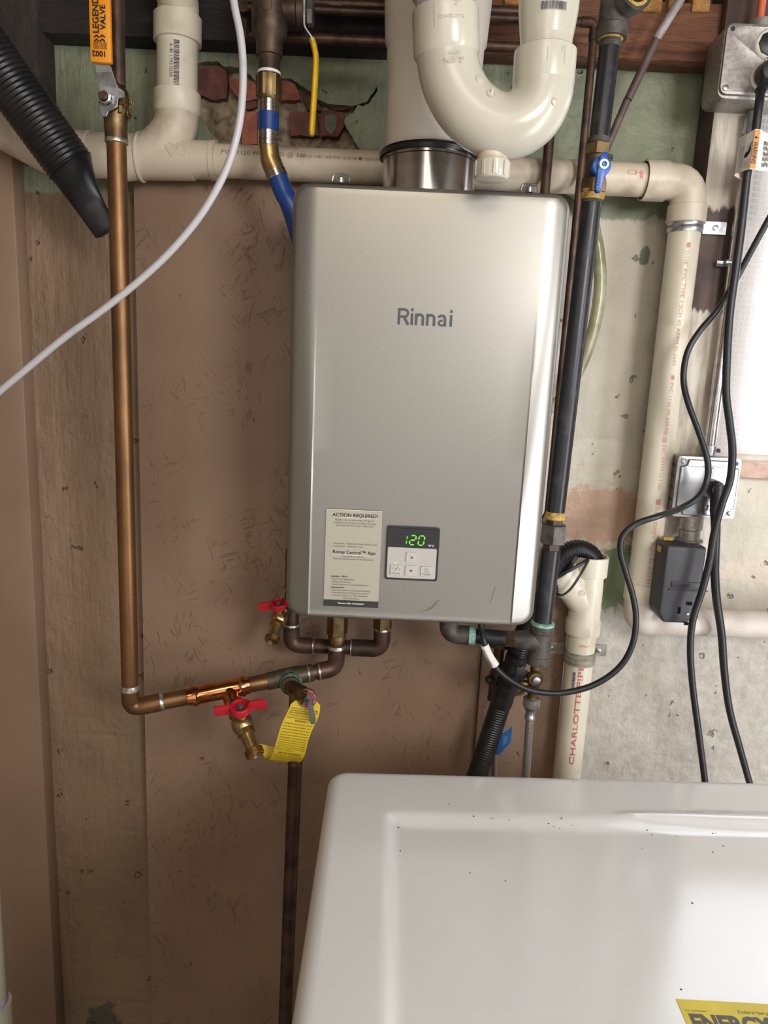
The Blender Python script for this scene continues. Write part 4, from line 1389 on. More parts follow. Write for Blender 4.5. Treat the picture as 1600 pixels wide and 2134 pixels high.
MB().lathe(lv0 + ld * .005 + V((0, -.002, 0)), NY, [(-.006, .002), (.002, .0022), (.003, .0012)], 12).build('pin', M['brass'], rel)
# outlet and discharge pipe
DP = V((P(608, 1800, -.205).x, 0, 0))
YQ = RC0.y - .045
ot = P(619, 1440, YQ)
MB().tube([V((ot.x, YQ, ot.z)), V((ot.x - .001, YQ, P(621, 1590, YQ).z))], R(ot, 33), 28).build('outlet', M['brass_old'], rel)
dp = thing('discharge_pipe', 'dark copper discharge pipe dropping from the relief valve behind the washer', 'pipe', (ot.x, YQ, .1))
rdp = R(P(615, 1700, YQ), 29)
xb_ = P(594, 2134, YQ).x
MB().tube([V((xb_ - .006, YQ, .10)), V((ot.x, YQ, P(622, 1560, YQ).z))], rdp, 28).build('pipe', M['copper_dark'], dp)
MB().lathe(V((ot.x, YQ, P(622, 1582, YQ).z)), ZZ, [(0, rdp), (0, rdp * 1.15), (.02, rdp * 1.15), (.021, rdp)], 28).build('coupling', M['copper_dark'], dp)
# yellow warning tag curling below the relief valve
YT_ = RF.y - .004
tagp = [(RF.y + .001, (606, 1467), (667, 1470)), (RF.y - .002, (603, 1475), (666, 1484)), (RF.y - .004, (596, 1490), (661, 1500)), (RF.y - .007, (586, 1512), (650, 1522)), (RF.y - .009, (579, 1535), (642, 1544)), (RF.y - .008, (574, 1552), (638, 1562)),
        (RF.y - .005, (570, 1566), (634, 1576)), (RF.y + .001, (565, 1577), (628, 1586)), (RF.y + .008, (560, 1582), (620, 1590)), (RF.y + .016, (553, 1582), (613, 1592)), (RF.y + .024, (548, 1572), (598, 1586)), (RF.y + .031, (540, 1550), (575, 1558))]
L1, L2 = spline([P(*a, y) for y, a, b in tagp], 4), spline([P(*b, y) for y, a, b in tagp], 4)
top_ = [P(624, 1454, RF.y + .002), P(660, 1462, RF.y + .002)]
vs = [v for a, b in zip(L1, L2) for v in (a, b)]
fs = [(2 * i, 2 * i + 1, 2 * i + 3, 2 * i + 2) for i in range(len(L1) - 1)]
o = len(vs)
vs += top_
fs.append((o, o + 1, 1, 0))
vs += [v + V((0, .0004, 0)) for v in vs]
n2 = o + 2
fs += [tuple(i + n2 for i in reversed(f)) for f in fs]
tg = MB().add(vs, fs).build('warning_tag', M['yellow_tag'], label='curling yellow paper tag hanging from the relief valve', cat='tag', smooth=60)
pr_ = MB()


def tagpt(u, s):                               # u across 0..1, s down the tag in samples
    i = min(int(s), len(L1) - 2)
    k = s - i
    a, b = L1[i].lerp(L1[i + 1], k), L2[i].lerp(L2[i + 1], k)
    nrm = (b - a).cross(L1[i + 1] - L1[i]).normalized()
    if nrm.y > 0:
        nrm = -nrm
    return a.lerp(b, u) + nrm * .0006


def tagline(body, s, u0, u1, h, bold=0.0):
    vs_, fs_ = glyphs(body, bold)
    if not vs_:
        return
    xa, xb = min(v[0] for v in vs_), max(v[0] for v in vs_)
    pr_.add([tagpt(u0 + (u1 - u0) * (v[0] - xa) / (xb - xa), s - v[1] * h) for v in vs_], fs_)


tagline('FAILURE TO COMPLY WITH', 4.0, .06, .6, 1.0, .02)
tagline('OR', 4.3, .8, .95, 1.0, .02)
tagline('CAN RESULT IN SERIOUS INJURY OR', 5.4, .05, .96, 1.0, .02)
tagline('DEATH AND/OR PROPERTY DAMAGE.', 6.6, .05, .9, 1.0, .02)
tagline('This relief valve is a safety device and must be', 7.7, .05, .96, .95)
tagline('inspected and kept in good order at all times.', 8.8, .05, .9, .95)
tagline('INSTALLATION', 9.9, .35, .7, .95, .02)
rows_ = ('A discharge line must be connected to this valve', 'to carry water to a safe place of disposal. The line', 'must be as short as possible and the same size as', 'the valve outlet for its full length. The discharge line',
         'must pitch downward from the valve and end', 'plainly visible with no valve between the outlet', 'and the end of the line. Support the discharge line', 'to avoid undue stress on the valve. The end of the', 'line must be plain and not threaded or plugged.',
         'Check local codes for discharge requirements', 'before the valve is put to use, and do not reduce', 'the size of the line at any point along its run')
for k, s_ in enumerate(rows_):
    tagline(s_, 11.0 + k * 1.03, .05, .96 if k < 11 else .6, .9)
tagline('INSPECTION / MAINTENANCE', 24.2, .14, .88, 1.2, .02)
for k, s_ in enumerate(('At least once per year lift the valve lever to be', 'sure waterways are clear. If water does not flow', 'from the valve have it checked and replaced.')):
    tagline(s_, 25.6 + k * 1.35, .05, .95, 1.1)
pr_.build('tag_print', simple('tag_ink', (104, 84, 26), rough=.6), tg, smooth=0)

# second drain valve and the return pipe at the back
YK = -.10
rk = R(P(650, 1340, YK), 30)
ret = thing('return_pipe', 'dark tarnished copper U-shaped pipe under the heater bottom', 'pipe', P(700, 1350, YK))
ra0, ra1, ra2, ra3 = P(608, 1290, YK), P(606, 1338, YK), P(796, 1358, YK), P(797, 1300, YK)
za = (ra1.z + ra2.z) / 2
xa, xb = P(607, 1320, YK).x, P(795, 1340, YK).x
MB().tube([V((xa + .02, YK, za)), V((xb - .02, YK, za))], rk, 28).build('pipe', M['copper_dark'], ret)
MB().tube(bend([V((xa, YK, za + .035)), V((xa, YK, za)), V((xa + .034, YK, za))], .022, 8), rk * 1.12, 28).build('elbow', M['copper_dark'], ret)
MB().tube(bend([V((xb, YK, za + .035)), V((xb, YK, za)), V((xb - .05, YK, za))], .024, 8), rk * 1.18, 28).build('elbow', M['copper_dark'], ret)
MB().tube([V((xa, YK, za + .03)), V((xa, YK, HZ0 + .05))], rk * 1.0, 28).build('riser', M['copper_dark'], ret)
MB().tube([V((xb, YK, za + .03)), V((xb, YK, HZ0 + .015))], rk * 1.0, 28).build('riser', M['copper_dark'], ret)
MB().lathe(V((xa, YK, za + .034)), ZZ, [(0, rk), (.001, rk * 1.2), (.004, rk * 1.16), (.005, rk)], 26).build('solder_ring', M['solder'], ret)
MB().lathe(V((xb, YK, za + .034)), ZZ, [(0, rk), (.001, rk * 1.24), (.004, rk * 1.18), (.005, rk)], 26).build('solder_ring', M['solder'], ret)
MB().lathe(V((xa + .036, YK, za)), XX, [(0, rk), (.001, rk * 1.16), (.003, rk * 1.12), (.004, rk)], 26).build('solder_ring', M['solder'], ret)
MB().lathe(V((xb - .053, YK, za)), XX, [(0, rk), (.001, rk * 1.2), (.003, rk * 1.14), (.004, rk)], 26).build('solder_ring', M['solder'], ret)
zn = P(797, 1312, YK).z
MB().hexa(V((xb, YK, zn)), ZZ, 0, .026, rk * 1.32, .3).build('union_nut', M['brass_old'], ret)
MB().lathe(V((xb, YK, zn + .024)), ZZ, [(0, rk * 1.1), (.004, rk * 1.15), (.012, rk * 1.15)], 26).build('blue_ring', simple('pale_blue_ring', (90, 156, 190), (120, 140, 140), 90, .5), ret)
v2 = P(590, 1268, -.125)
drain_valve('drain_valve', 'brass drain valve with red handle half hidden at the heater corner', P(593, 1262, -.105), V((-.16, -.85, -.42)), V((0, -.3, .95)), .80)
tw = spline(PL(-.15, (584, 1248), (588, 1240), (594, 1230), (600, 1226)), 5)
MB().tube(tw, .0009, 8).build('wire_end', M['brass'], label='thin brass wire end poking out beside the heater', cat='wire')
# ------------------------------------------------------------------ ball valve with the orange handle on the riser
zt0 = P(246, 294, YR).z
bv = thing('ball_valve', 'brass ball valve with orange lettered handle on the copper riser', 'valve', (XR, YR, zt0))
H_ = lambda y: P(246, y, YR).z - zt0
rq = R(P(245, 220, YR), 56)
MB().lathe(V((XR, YR, zt0)), ZZ, [(-.004, rr_ * 1.02), (-.003, rr_ * 1.16), (.001, rr_ * 1.18), (.003, rr_ * 1.1)], 30).build('solder_ring', M['solder'], bv)
MB().lathe(V((XR, YR, zt0)), ZZ, [(0, rr_ * 1.13), (H_(255), rr_ * 1.18), (H_(243), rq * .92), (H_(232), rq), (H_(200), rq), (H_(190), rq * .93), (H_(182), rr_ * 1.02), (H_(170), rr_ * .84)], 36).build('body', M['brass_old'], bv)
cr = MB()
for k in range(22):
    th = -.9 + k * .11
    d_ = V((math.cos(th), math.sin(th) - .25, 0)).normalized()
    cr.obox(V((XR, YR, zt0 + H_(222) + random.uniform(-.012, .014))) + d_ * (rq * 1.02), d_, ZZ.cross(d_), ZZ, random.uniform(.001, .003), .0025, random.uniform(.002, .005))
cr.build('hex_edge', M['brass_old'], bv, bevel=.0006, seg=1)
MB().tube([V((XR + .004, YR, zt0 + H_(180))), V((XR + .004, YR, 2.35))], R(P(248, 80, YR), 32), 28).build('upper_pipe', M['copper_dark'], bv)
yh = YR - rq - .010
NC = P(221, 206, yh)
MB().lathe(V((NC.x, YR, NC.z)), NY, [(0, .013), (rq + .004, .012), (rq + .006, .009), (rq + .018, .006)], 24).build('stem', M['brass_old'], bv)
MB().hexa(NC, NY, .001, .008, R(NC, 27), .5).build('nut', M['zinc'], bv)
MB().lathe(NC, NY, [(.008, .0052), (.0115, .0052), (.0125, .004)], 18).build('stem_tip', M['copper_dark'], bv)
lv = [P(197, 134, yh - .012), P(230, 136, yh - .012), P(234, 150, yh - .011), P(244, 180, yh - .002), P(259, 190, yh), P(260, 203, yh), P(246, 205, yh), P(244, 222, yh), P(232, 229, yh), P(226, 231, yh), P(221, 242, yh), P(212, 243, yh), P(207, 234, yh), P(207, 205, yh), P(206, 180, yh - .002), P(199, 150, yh - .011)]
MB().prism(lv, V((0, .0022, 0))).build('lever', M['zinc'], bv, bevel=.0006, seg=1, smooth=25, label='bent zinc lever plate')
sl = [P(185, -60, yh - .012), P(229, -60, yh - .012), P(234, 134, yh - .012), P(190.5, 131, yh - .012)]
slv = MB().prism([p + V((0, -.004, 0)) for p in sl], V((0, .008, 0))).build('handle_sleeve', M['orange'], bv, bevel=.002, seg=2, label='orange vinyl handle sleeve with black lettering')
u_ = (sl[0] - sl[3]).normalized()               # up the handle
v_ = V((-u_.z, 0, u_.x))
lt = MB()
fz = -.0043
o1 = P(209, 72, yh - .0125) + V((0, fz, 0))
o2 = P(223, 66, yh - .0125) + V((0, fz, 0))
lt.text('LEGEND', plane(o1, u_, v_), width=(P(205, -2, yh) - P(209, 72, yh)).length, bold=.025)
lt.text('VALVE', plane(o2, u_, v_), width=(P(220, 14, yh) - P(223, 66, yh)).length, bold=.025)
for k in (0, 1):
    c_ = P(204 + 12 * k, 79, yh - .0125) + V((0, fz, 0))
    for q in (0, 1):
        b_ = c_ + u_ * (-.0045 + q * .0045)
        lt.add([b_ + v_ * .0032, b_ + u_ * .0024, b_ - v_ * .0032, b_ - v_ * .0032 - u_ * .002, b_ + u_ * .0004, b_ + v_ * .0032 - u_ * .002], [(0, 1, 4, 5), (1, 2, 3, 4)])
lt.text('1002', plane(P(222, 110, yh - .0125) + V((0, fz, 0)), -v_ * -1, -u_), width=.0165, bold=.03)
for k, y in enumerate((94, 100, 105)):
    lt.text(('600 WOG', '150 WSP', 'NSF/ANSI')[k], plane(P(198, y, yh - .0125) + V((0, fz, 0)), v_ * -1, u_), width=.0165, bold=.0)
lt.build('handle_lettering', M['ink'], slv, smooth=0)

# ------------------------------------------------------------------ bronze valve with the yellow handle, and the blue hose
YB = -.16
XB = P(561, 120, YB).x
bz = thing('bronze_valve', 'dark bronze valve with yellow handle above the blue hose', 'valve', (XB, YB, P(561, 150, YB).z))
zB = P(561, 152, YB).z
G = lambda y: P(561, y, YB).z - zB
rB = lambda wpx, y: R(P(561, y, YB), wpx)
MB().lathe(V((XB, YB, zB)), ZZ, [(0, rB(46, 140)), (G(119), rB(46, 130)), (G(118), rB(54, 118)), (G(84), rB(55, 90)), (G(72), rB(72, 70)), (G(50), rB(75, 40)), (G(-60), rB(78, 0))], 40).build('body', M['bronze'], bz)
MB().tube([V((XB, YB, zB + G(-58))), V((XB, YB, 2.448))], rB(46, 100), 28).build('upper_pipe', M['copper_dark'], bz)
em = MB()
m_ = wrap(V((XB, YB, zB + G(24))), ZZ, NY, rB(75, 20) + .0004, -XX)
em.text('WOG', lambda a, b: m_(a - .004, b - .004), width=.026)
em.tube([m_(a, b) for a, b in ((.03, .0065), (-.004, .0065), (-.008, .004), (-.0095, 0), (-.008, -.004), (-.004, -.0065), (.03, -.0065))], .0007, 8)
em.build('cast_lettering', M['bronze'], bz)
sc_ = V((XB, YB, zB + G(22)))
MB().lathe(sc_, XX, [(0, .016), (.036, .016), (.038, .0185), (.046, .0185), (.047, .010), (.060, .0085)], 26).build('stem', M['bronze'], bz)
xl = P(637, 30, YB).x
MB().hexa(V((P(640, 26, YB).x, YB, zB + G(24))), XX, 0, .009, .0165, .1).build('nut', M['zinc'], bz)
lp = PL(YB, (636, -50), (635.5, 58), (639, 66), (650, 82), (653, 92))
hw = .010
lev = MB()
vs = []
for p in lp:
    vs += [p + V((-.0012, -hw, 0)), p + V((.0012, -hw, 0)), p + V((.0012, hw, 0)), p + V((-.0012, hw, 0))]
fs = [(4 * i + k, 4 * i + (k + 1) % 4, 4 * i + 4 + (k + 1) % 4, 4 * i + 4 + k) for i in range(len(lp) - 1) for k in range(4)] + [(3, 2, 1, 0), tuple(len(vs) - 4 + k for k in range(4))]
lev.add(vs, fs).build('lever', M['zinc'], bz, label='bent zinc lever')
hp = spline(PL(YB, (650, 82), (655, 100), (658, 125), (655, 190), (651, 250), (649, 283)), 6)
rH = [R(p, 12.5) for p in hp]
rH[-1] *= .55
rH[-2] *= .9
MB().tube(hp, rH, 20, flat=2.0, up=XX).build('handle_sleeve', M['yellow'], bz, label='worn yellow vinyl handle sleeve')
MB().lathe(V((XB, YB, zB - .001)), ZZ, [(-.004, rB(44, 155)), (-.003, rB(48, 155)), (.002, rB(48, 155)), (.003, rB(44, 155))], 28).build('thread_tape', M['white_ink'], bz, label='white thread tape')
MB().hexa(V((XB, YB, zB)), ZZ, G(206), G(158), rB(54, 180), .2, .002).lathe(V((XB, YB, zB)), ZZ, [(G(211), rB(44, 205)), (G(206), rB(50, 205)), (G(156), rB(48, 155))], 28).build('adapter', M['brass_old'], bz)
hs = thing('blue_hose', 'blue water hose with steel crimp rings below the bronze valve', 'hose', (XB, YB, P(561, 290, YB).z))


def crimp(p, ax, L, r):
    return MB().lathe(p, ax, [(0, r * .96), (.0004, r), (L * .28, r), (L * .31, r * .955), (L * .36, r * .955), (L * .39, r), (L * .62, r), (L * .65, r * .955), (L * .7, r * .955), (L * .73, r), (L, r), (L, r * .96)], 36)


crimp(V((XB, YB, zB + G(238))), ZZ, G(211) - G(238), rB(43, 225)).build('crimp_ring', M['steel'], hs)
MB().lathe(V((XB, YB, zB + G(277))), ZZ, [(0, rB(43, 255)), (G(236) - G(277), rB(43, 255))], 32).build('hose_piece', M['blue'], hs)
crimp(V((XB, YB, zB + G(305))), ZZ, G(275) - G(305), rB(43, 290)).build('crimp_ring', M['steel'], hs)
q0, q1, q2 = V((XB, YB, zB + G(302))), V((XB, YB, zB + G(330))), P(572, 352, YB)
ha = (P(604, 430, YB) - P(571, 350, YB)).normalized()
q1_ = P(562, 330, YB)
MB().tube(bend([q0, q1_, q1_ + ha * .022], .018, 8), R(q1_, 42), 30).build('brass_elbow', M['brass'], hs)
crimp(q1_ + ha * .018, ha, .010, R(q1_, 45)).build('crimp_ring', M['steel'], hs)
tail = spline([q1_ + ha * .022, q1_ + ha * .05, P(606, 432, YB), P(632, 520, YB + .01), P(660, 640, YB + .04)], 6)
MB().tube(tail, R(q1_, 41), 28).build('hose_tail', M['blue'], hs)

# ------------------------------------------------------------------ gas line at the right of the heater
YG = -.20
gas = thing('gas_pipe', 'black iron gas pipe with union and tee beside the heater', 'pipe', P(1118, 1400, YG))


def GPt(y):                                    # axis of the line at photo row y
    t_ = (y - 100) / 1280
    return P(1270 + (1121 - 1270) * t_, y, YG)


GA = (GPt(100) - GPt(1380)).normalized()
rg = R(GPt(300), 42)


def gl(y0, y1, w, mat, name, n=32, hexn=None, parent=None, label=None):
    a, b = GPt(y0), GPt(y1)
    if hexn is not None:
        return MB().hexa(b, GA, 0, (a - b).length, R(a, w), hexn, .0016).build(name, mat, parent or gas, label=label)
    return MB().tube([a, b], R(a, w), n).build(name, mat, parent or gas, label=label)


def threads(y, up_, w):
    a = GPt(y)
    prof = []
    for k in range(5):
        prof += [(k * .0016, R(a, w) * (.985 - .01 * k)), (k * .0016 + .0008, R(a, w) * (1.02 - .012 * k))]
    return MB().lathe(a, GA * up_, prof, 30)


gl(80, 300, 42, M['iron'], 'pipe')
threads(88, -1, 46).build('thread', M['iron_cast'], gas)
threads(300, 1, 46).build('thread', M['iron_cast'], gas)
# top tee with a port facing the room
gt = MB().lathe(GPt(82), GA, [(0, .0155), (0, .0205), (.014, .0210), (.016, .0185), (.075, .0185)], 34)
po = P(1292, 14, YG)
pd = V((.30, -.90, .12)).normalized()
gt.lathe(po, pd, [(0, .019), (.018, .019), (.020, .0225), (.034, .0225), (.034, .0185), (.028, .018)], 34)
gt.build('top_tee', M['iron_cast'], gas)
MB().lathe(po, pd, [(.029, .0185), (.0342, .0182), (.0342, .014)], 30).build('dope_ring', M['dope'], gas, label='smear of yellow pipe compound')
MB().tube([po + pd * .028, po + pd * .036], .0138, 28).build('plug', M['iron'], gas)
MB().lathe(GPt(80), GA, [(-.003, .0142), (-.002, .0160), (.003, .0162)], 28).build('dope_ring', M['dope'], gas)
MB().tube([GPt(40), GPt(40) + GA * ((2.446 - GPt(40).z) / GA.z)], rg, 28).build('upper_pipe', M['iron'], gas)
gl(415, 1080, 41, M['iron'], 'long_pipe')
threads(412, -1, 44).build('thread', M['iron_cast'], gas)
gl(1077, 1098, 37, M['bronze'], 'union_hex', hexn=.2)
MB().lathe(GPt(1080), GA, [(-.002, .0142), (0, .0170), (.006, .0150), (.010, .0138)], 26).build('dope_ring', M['dope'], gas)
gl(1092, 1132, 55, M['iron_cast'], 'union_nut', hexn=.35)
gl(1130, 1150, 37, M['bronze'], 'union_hex', hexn=.1)
gl(1145, 1300, 39, M['iron'], 'lower_pipe')
MB().lathe(GPt(1308), GA, [(0, .0178), (.001, .0182), (.008, .0182), (.010, .0150)], 30).build('flux_ring', M['flux'], gas, label='ring of pale green sealant')
MB().lathe(GPt(1384), GA, [(0, .0155), (.001, .0180), (.014, .0182), (.015, .0165), ((GPt(1318) - GPt(1384)).length, .0165), ((GPt(1316) - GPt(1384)).length, .0185), ((GPt(1302) - GPt(1384)).length, .0185), ((GPt(1300) - GPt(1384)).length, .0145)], 34).build('lower_tee', M['iron_cast'], gas)
tj = GPt(1336)
bl = V((-1, .10, .0)).normalized()
MB().lathe(tj, bl, [(0, .0165), (.018, .0160), (.034, .0135), (.040, .0130)], 30).build('tee_branch', M['iron_cast'], gas)
MB().hexa(tj, bl, .038, .054, .0135, .2).build('brass_collar', M['brass_old'], gas)
MB().tube([tj + bl * .05, tj + bl * .105], .0118, 28).build('side_pipe', M['iron'], gas)
MB().lathe(tj, bl, [(.1, .0135), (.104, .0145), (.112, .0145), (.112, .012)], 26).build('flux_ring', M['flux'], gas)
MB().tube(bend([tj + bl * .11, tj + bl * .142, tj + bl * .142 + V((0, 0, .05))], .028, 8), .0150, 28).build('elbow', M['iron_cast'], gas)
MB().lathe(GPt(1386), GA, [(0, .0125), (.003, .0145), (.004, .0125)], 24).build('dope_ring', M['dope'], gas)
# blue-handled gas valve
gv = thing('gas_valve', 'brass gas valve with blue lever on the black iron pipe', 'valve', GPt(360))
gl(300, 326, 54, M['brass_old'], 'upper_hex', hexn=.2, parent=gv)
gl(322, 385, 44, M['bronze'], 'body', parent=gv)
gl(374, 404, 56, M['brass_old'], 'lower_hex', hexn=.2, parent=gv)
MB().lathe(GPt(412), GA, [(-.003, .0145), (0, .0162), (.006, .0162), (.009, .0172)], 28).build('dope_ring', M['dope'], gv)
yv = YG - .030
hc = P(1252, 347, yv)
ho = MB().lathe(hc, NY, [(-.016, .010), (-.003, .0105), (-.003, R(hc, 38)), (.001, R(hc, 40)), (.004, R(hc, 38)), (.005, R(hc, 22))], 32)
tri = [P(1248, 328, yv), P(1254, 320, yv), P(1262, 321, yv), P(1262, 334, yv), P(1264, 350, yv), P(1257, 365, yv), P(1248, 403, yv), P(1240, 404, yv), P(1237, 399, yv), P(1241, 362, yv), P(1244, 345, yv)]
ho.prism([p + V((0, -.010, 0)) for p in tri], V((0, .010, 0)))
ho.build('lever', M['blue_paint'], gv, bevel=.001, seg=2, label='blue enamelled lever')
MB().lathe(hc + V((.001, 0, .0003)), NY, [(.008, .0062), (.0118, .0062), (.0118, .0036), (.0095, .0034)], 20).build('rivet', M['zinc'], gv)
ud = (P(1244, 398, yv) - P(1251, 360, yv)).normalized()
for k in range(7):
    MB().obox(P(1249.5, 362, yv - .0103) + ud * (.0032 * k), ud, ud.cross(NY), NY, .0007, .0016, .0004).build('cast_ridge', M['blue_paint'], gv)
MB().lathe(hc + V((.001, 0, 0)), NY, [(.005, .0082), (.0085, .0080), (.0085, .0068)], 24).build('hub', M['blue_paint'], gv)

# ------------------------------------------------------------------ small pipes behind
cpA = thing('copper_tube', 'small brown copper tube beside the black gas pipe', 'pipe', P(1239, 80, -.06))
ta, tb_, tc = P(1100, 40, -.100), P(1240, 47, -.100), P(1150, 960, -.100)
rt_ = R(tb_, 17)
MB().tube([tb_ + V((-.5, 0, 0)), tb_ + V((-.015, 0, 0))], rt_, 18).build('level_tube', M['copper_dark'], cpA)
MB().tube(bend([tb_ + V((-.02, 0, 0)), tb_, tb_ + V((-.0005, 0, -.024))], .012, 6), rt_ * 1.2, 18).build('elbow', M['copper_dark'], cpA)
MB().tube(bend([tb_ + V((0, 0, -.02)), V((tb_.x - .004, -.100, tc.z - .1)), V((.212, -.100, tc.z - .1))], .02, 6), rt_, 18).build('down_tube', M['copper_dark'], cpA)
cpB = thing('copper_tube', 'brown copper tube under the shaded beam and dropping behind the heater', 'pipe', P(900, 88, -.07))
ya, yb_ = P(520, 77, -.101), P(1158, 100, -.101)
zz_ = (ya.z + yb_.z) / 2
rt2 = R(P(800, 90, -.101), 22)
xt = P(1141, 330, -.101).x
MB().tube(bend([V((ya.x, -.101, zz_)), V((xt, -.101, zz_)), V((xt, -.101, HZ1 - .06))], .016, 6), rt2 * .95, 18).build('tube', M['copper_dark'], cpB)
c_ = thing('copper_tube', 'upper brown tube running level close under the ceiling behind the flue', 'pipe', P(800, 20, -.08))
p_, q_ = P(655, 6, -.08), P(1190, 28, -.08)
MB().tube([V((p_.x, -.08, p_.z)), V((q_.x, -.08, p_.z))], rt2, 18).build('tube', M['copper_dark'], c_)
MB().lathe(P(700, 10, -.08), XX, [(-.01, rt2), (-.01, rt2 * 1.25), (.01, rt2 * 1.25), (.01, rt2)], 18).build('coupling', M['copper_dark'], c_)
# brown lump of pipe left of the bronze valve
lp_ = thing('copper_stub', 'short brown pipe stub hanging beside the bronze valve body', 'pipe', P(512, 60, -.07))
MB().tube([P(512, 85, -.07), P(509, -40, -.07)], R(P(512, 60, -.07), 28), 20).build('pipe', M['copper_dark'], lp_)
MB().lathe(P(508, 10, -.09), NY, [(-.02, .012), (.006, .012), (.006, .009)], 18).build('stub_end', M['bronze'], lp_)
# grey-brown cable slanting down at the upper right
cg = thing('slanting_cable', 'stiff grey and brown cable slanting from the red beam behind the gas pipe', 'cable', P(1340, 140, -.07))
k0, k1, k2, k3 = P(1528, -182, -.08), P(1367, 82, -.07), P(1308, 208, -.07), P(1255, 330, -.07)
rcb = R(k1, 18)
MB().tube([k0, k1], rcb, 18).build('grey_length', M['cable_grey'], cg)
MB().tube([k1 - (k1 - k0).normalized() * .003, k2], rcb * .96, 18).build('brown_length', M['cable_brown'], cg)
MB().tube([k2 - V((.0012, 0, .001)), k3], rcb * .9, 18).build('lower_length', M['cable_brown'], cg)
# cloudy tube loop
ct = spline(PL(-.05, (1090, 372, -.02), (1185, 392, -.02), (1226, 440, -.03), (1240, 490), (1248, 540), (1250, 600), (1240, 670), (1221, 735), (1190, 800), (1160, 840), (1110, 868), (1060, 880)), 8)
MB().tube(ct, R(P(1249, 600, -.05), 26), 20).build('plastic_tube', M['tube'], label='cloudy yellowish plastic tube bowing out behind the gas pipe', cat='tube')

# ------------------------------------------------------------------ cables at the left
wc = spline(PL(-.36, (440, -420), (452, -280), (466, -160), (478, -60), (488, 10), (500, 70), (506, 130), (505, 200), (497, 265), (480, 330), (452, 393), (411, 458), (355, 524), (290, 585), (215, 645), (135, 703), (55, 769), (-30, 840), (-110, 905), (-220, 975), (-360, 1030)), 8)
MB().tube(wc, R(P(500, 150, -.36), 16), 18).build('white_cable', M['cable_white'], label='white cable curving in front of the copper riser and the strand board', cat='cable')
rh_ = thing('ribbed_hose', 'thick black ribbed hose with a flattened tip behind the copper riser', 'hose', P(100, 280, -.17))
c0, c1 = P(-200, -134, -.22), P(147, 347, -.165)
n_ = int((c1 - c0).length / .0011)
Rr = R(P(80, 250, -.17), 102)
pts = [c0.lerp(c1, k / n_) for k in range(n_ + 1)]
dd = (c1 - c0).normalized()
MB().tube(pts, [Rr * (1.0 if (k % 6) < 3 else .955) if k % 6 not in (0, 3) else Rr * .985 for k in range(n_ + 1)], 36, flat=1.0).build('ribbed_tube', M['ribbed'], rh_, smooth=50)
cen = spline([c1, P(152, 356, -.165), P(165, 385, -.16), P(186, 425, -.15), P(208, 462, -.145), P(222, 486, -.142)], 6)
wid = [98, 95, 84, 70, 60, 54, 50]
W_ = []
for i in range(len(cen)):
    q = i / (len(cen) - 1) * (len(wid) - 1)
    a = min(int(q), len(wid) - 2)
    W_.append(R(cen[i], wid[a] + (wid[a + 1] - wid[a]) * (q - a)))
sidev = (dd.cross(V((0, 1, 0)))).normalized()
vs, fs, n = [], [], 28
for i, p in enumerate(cen):
    fl = 1.0 - .68 * min(1, i / (len(cen) * .6))
    k_ = .6 if i == len(cen) - 1 else 1
    for k in range(n):
        th = 2 * math.pi * k / n
        vs.append(p + sidev * (W_[i] * k_ * math.cos(th)) + V((0, W_[i] * fl * k_ * math.sin(th), 0)))
for i in range(len(cen) - 1):
    for k in range(n):
        k2_ = (k + 1) % n
        fs.append((i * n + k, i * n + k2_, (i + 1) * n + k2_, (i + 1) * n + k))
fs.append(tuple((len(cen) - 1) * n + k for k in range(n)))
MB().add(vs, fs).build('flat_tip', M['ribbed'], rh_, label='smooth flattened black tip')

# ------------------------------------------------------------------ washer hoses and taps
def corrugated(pts, r, pitch, depth):
    q = resample(spline(pts, 14), pitch / 4)
    return MB().tube(q, [r * (1 if k % 4 < 2 else 1 - depth) for k in range(len(q))], 28)


YHs = -.105
dh = thing('drain_hose', 'black corrugated washer drain hose looping into the standpipe top', 'hose', P(1050, 1450, YHs))
rH_ = R(P(1040, 1480, YHs), 43)
corrugated(PL(YHs, (960, 1700), (985, 1640), (1008, 1575), (1042, 1470), (1073, 1380), (1088, 1330, -.11), (1112, 1282, -.10), (1138, 1236, -.09), (1152, 1196, -.085), (1172, 1160, -.08), (1203, 1146, -.075), (1230, 1158, -.073), (1238, 1182, -.072), (1238, 1212, -.072)), rH_, .0044, .07).build('corrugated_tube', M['ribbed'], dh, smooth=50)
hd_ = (P(1093, 1340, YHs) - P(1058, 1420, YHs)).normalized()
a_, b_ = P(1042, 1470, YHs), P(1087, 1342, YHs)
cf = MB().tube([a_.lerp(b_, k / 24) for k in range(25)], [rH_ * (1.06 if k % 4 else 1.0) for k in range(25)], 28)
cf.build('cuff', M['ribbed'], dh)
tie = spline([P(1163, 1200, -.112), P(1190, 1187, -.118), P(1215, 1172, -.112), P(1226, 1166, -.10)], 6)
tie2 = spline([P(1226, 1168, -.104), P(1210, 1196, -.125), P(1190, 1226, -.126), P(1172, 1240, -.118), P(1160, 1237, -.10)], 6)
zt_ = thing('cable_tie', 'thin black cable tie binding the corrugated hose to the standpipe wye', 'tie', P(1190, 1200, -.11))
MB().tube(tie, .0016, 10, flat=1.8).build('strap', M['black'], zt_)
MB().tube(tie2, .0016, 10, flat=2.2).build('strap', M['black'], zt_)
MB().obox(P(1197, 1166, -.112), V((.5, 0, 1)).normalized(), V((1, 0, -.5)).normalized(), NY, .006, .003, .002).build('tie_head', M['black'], zt_)
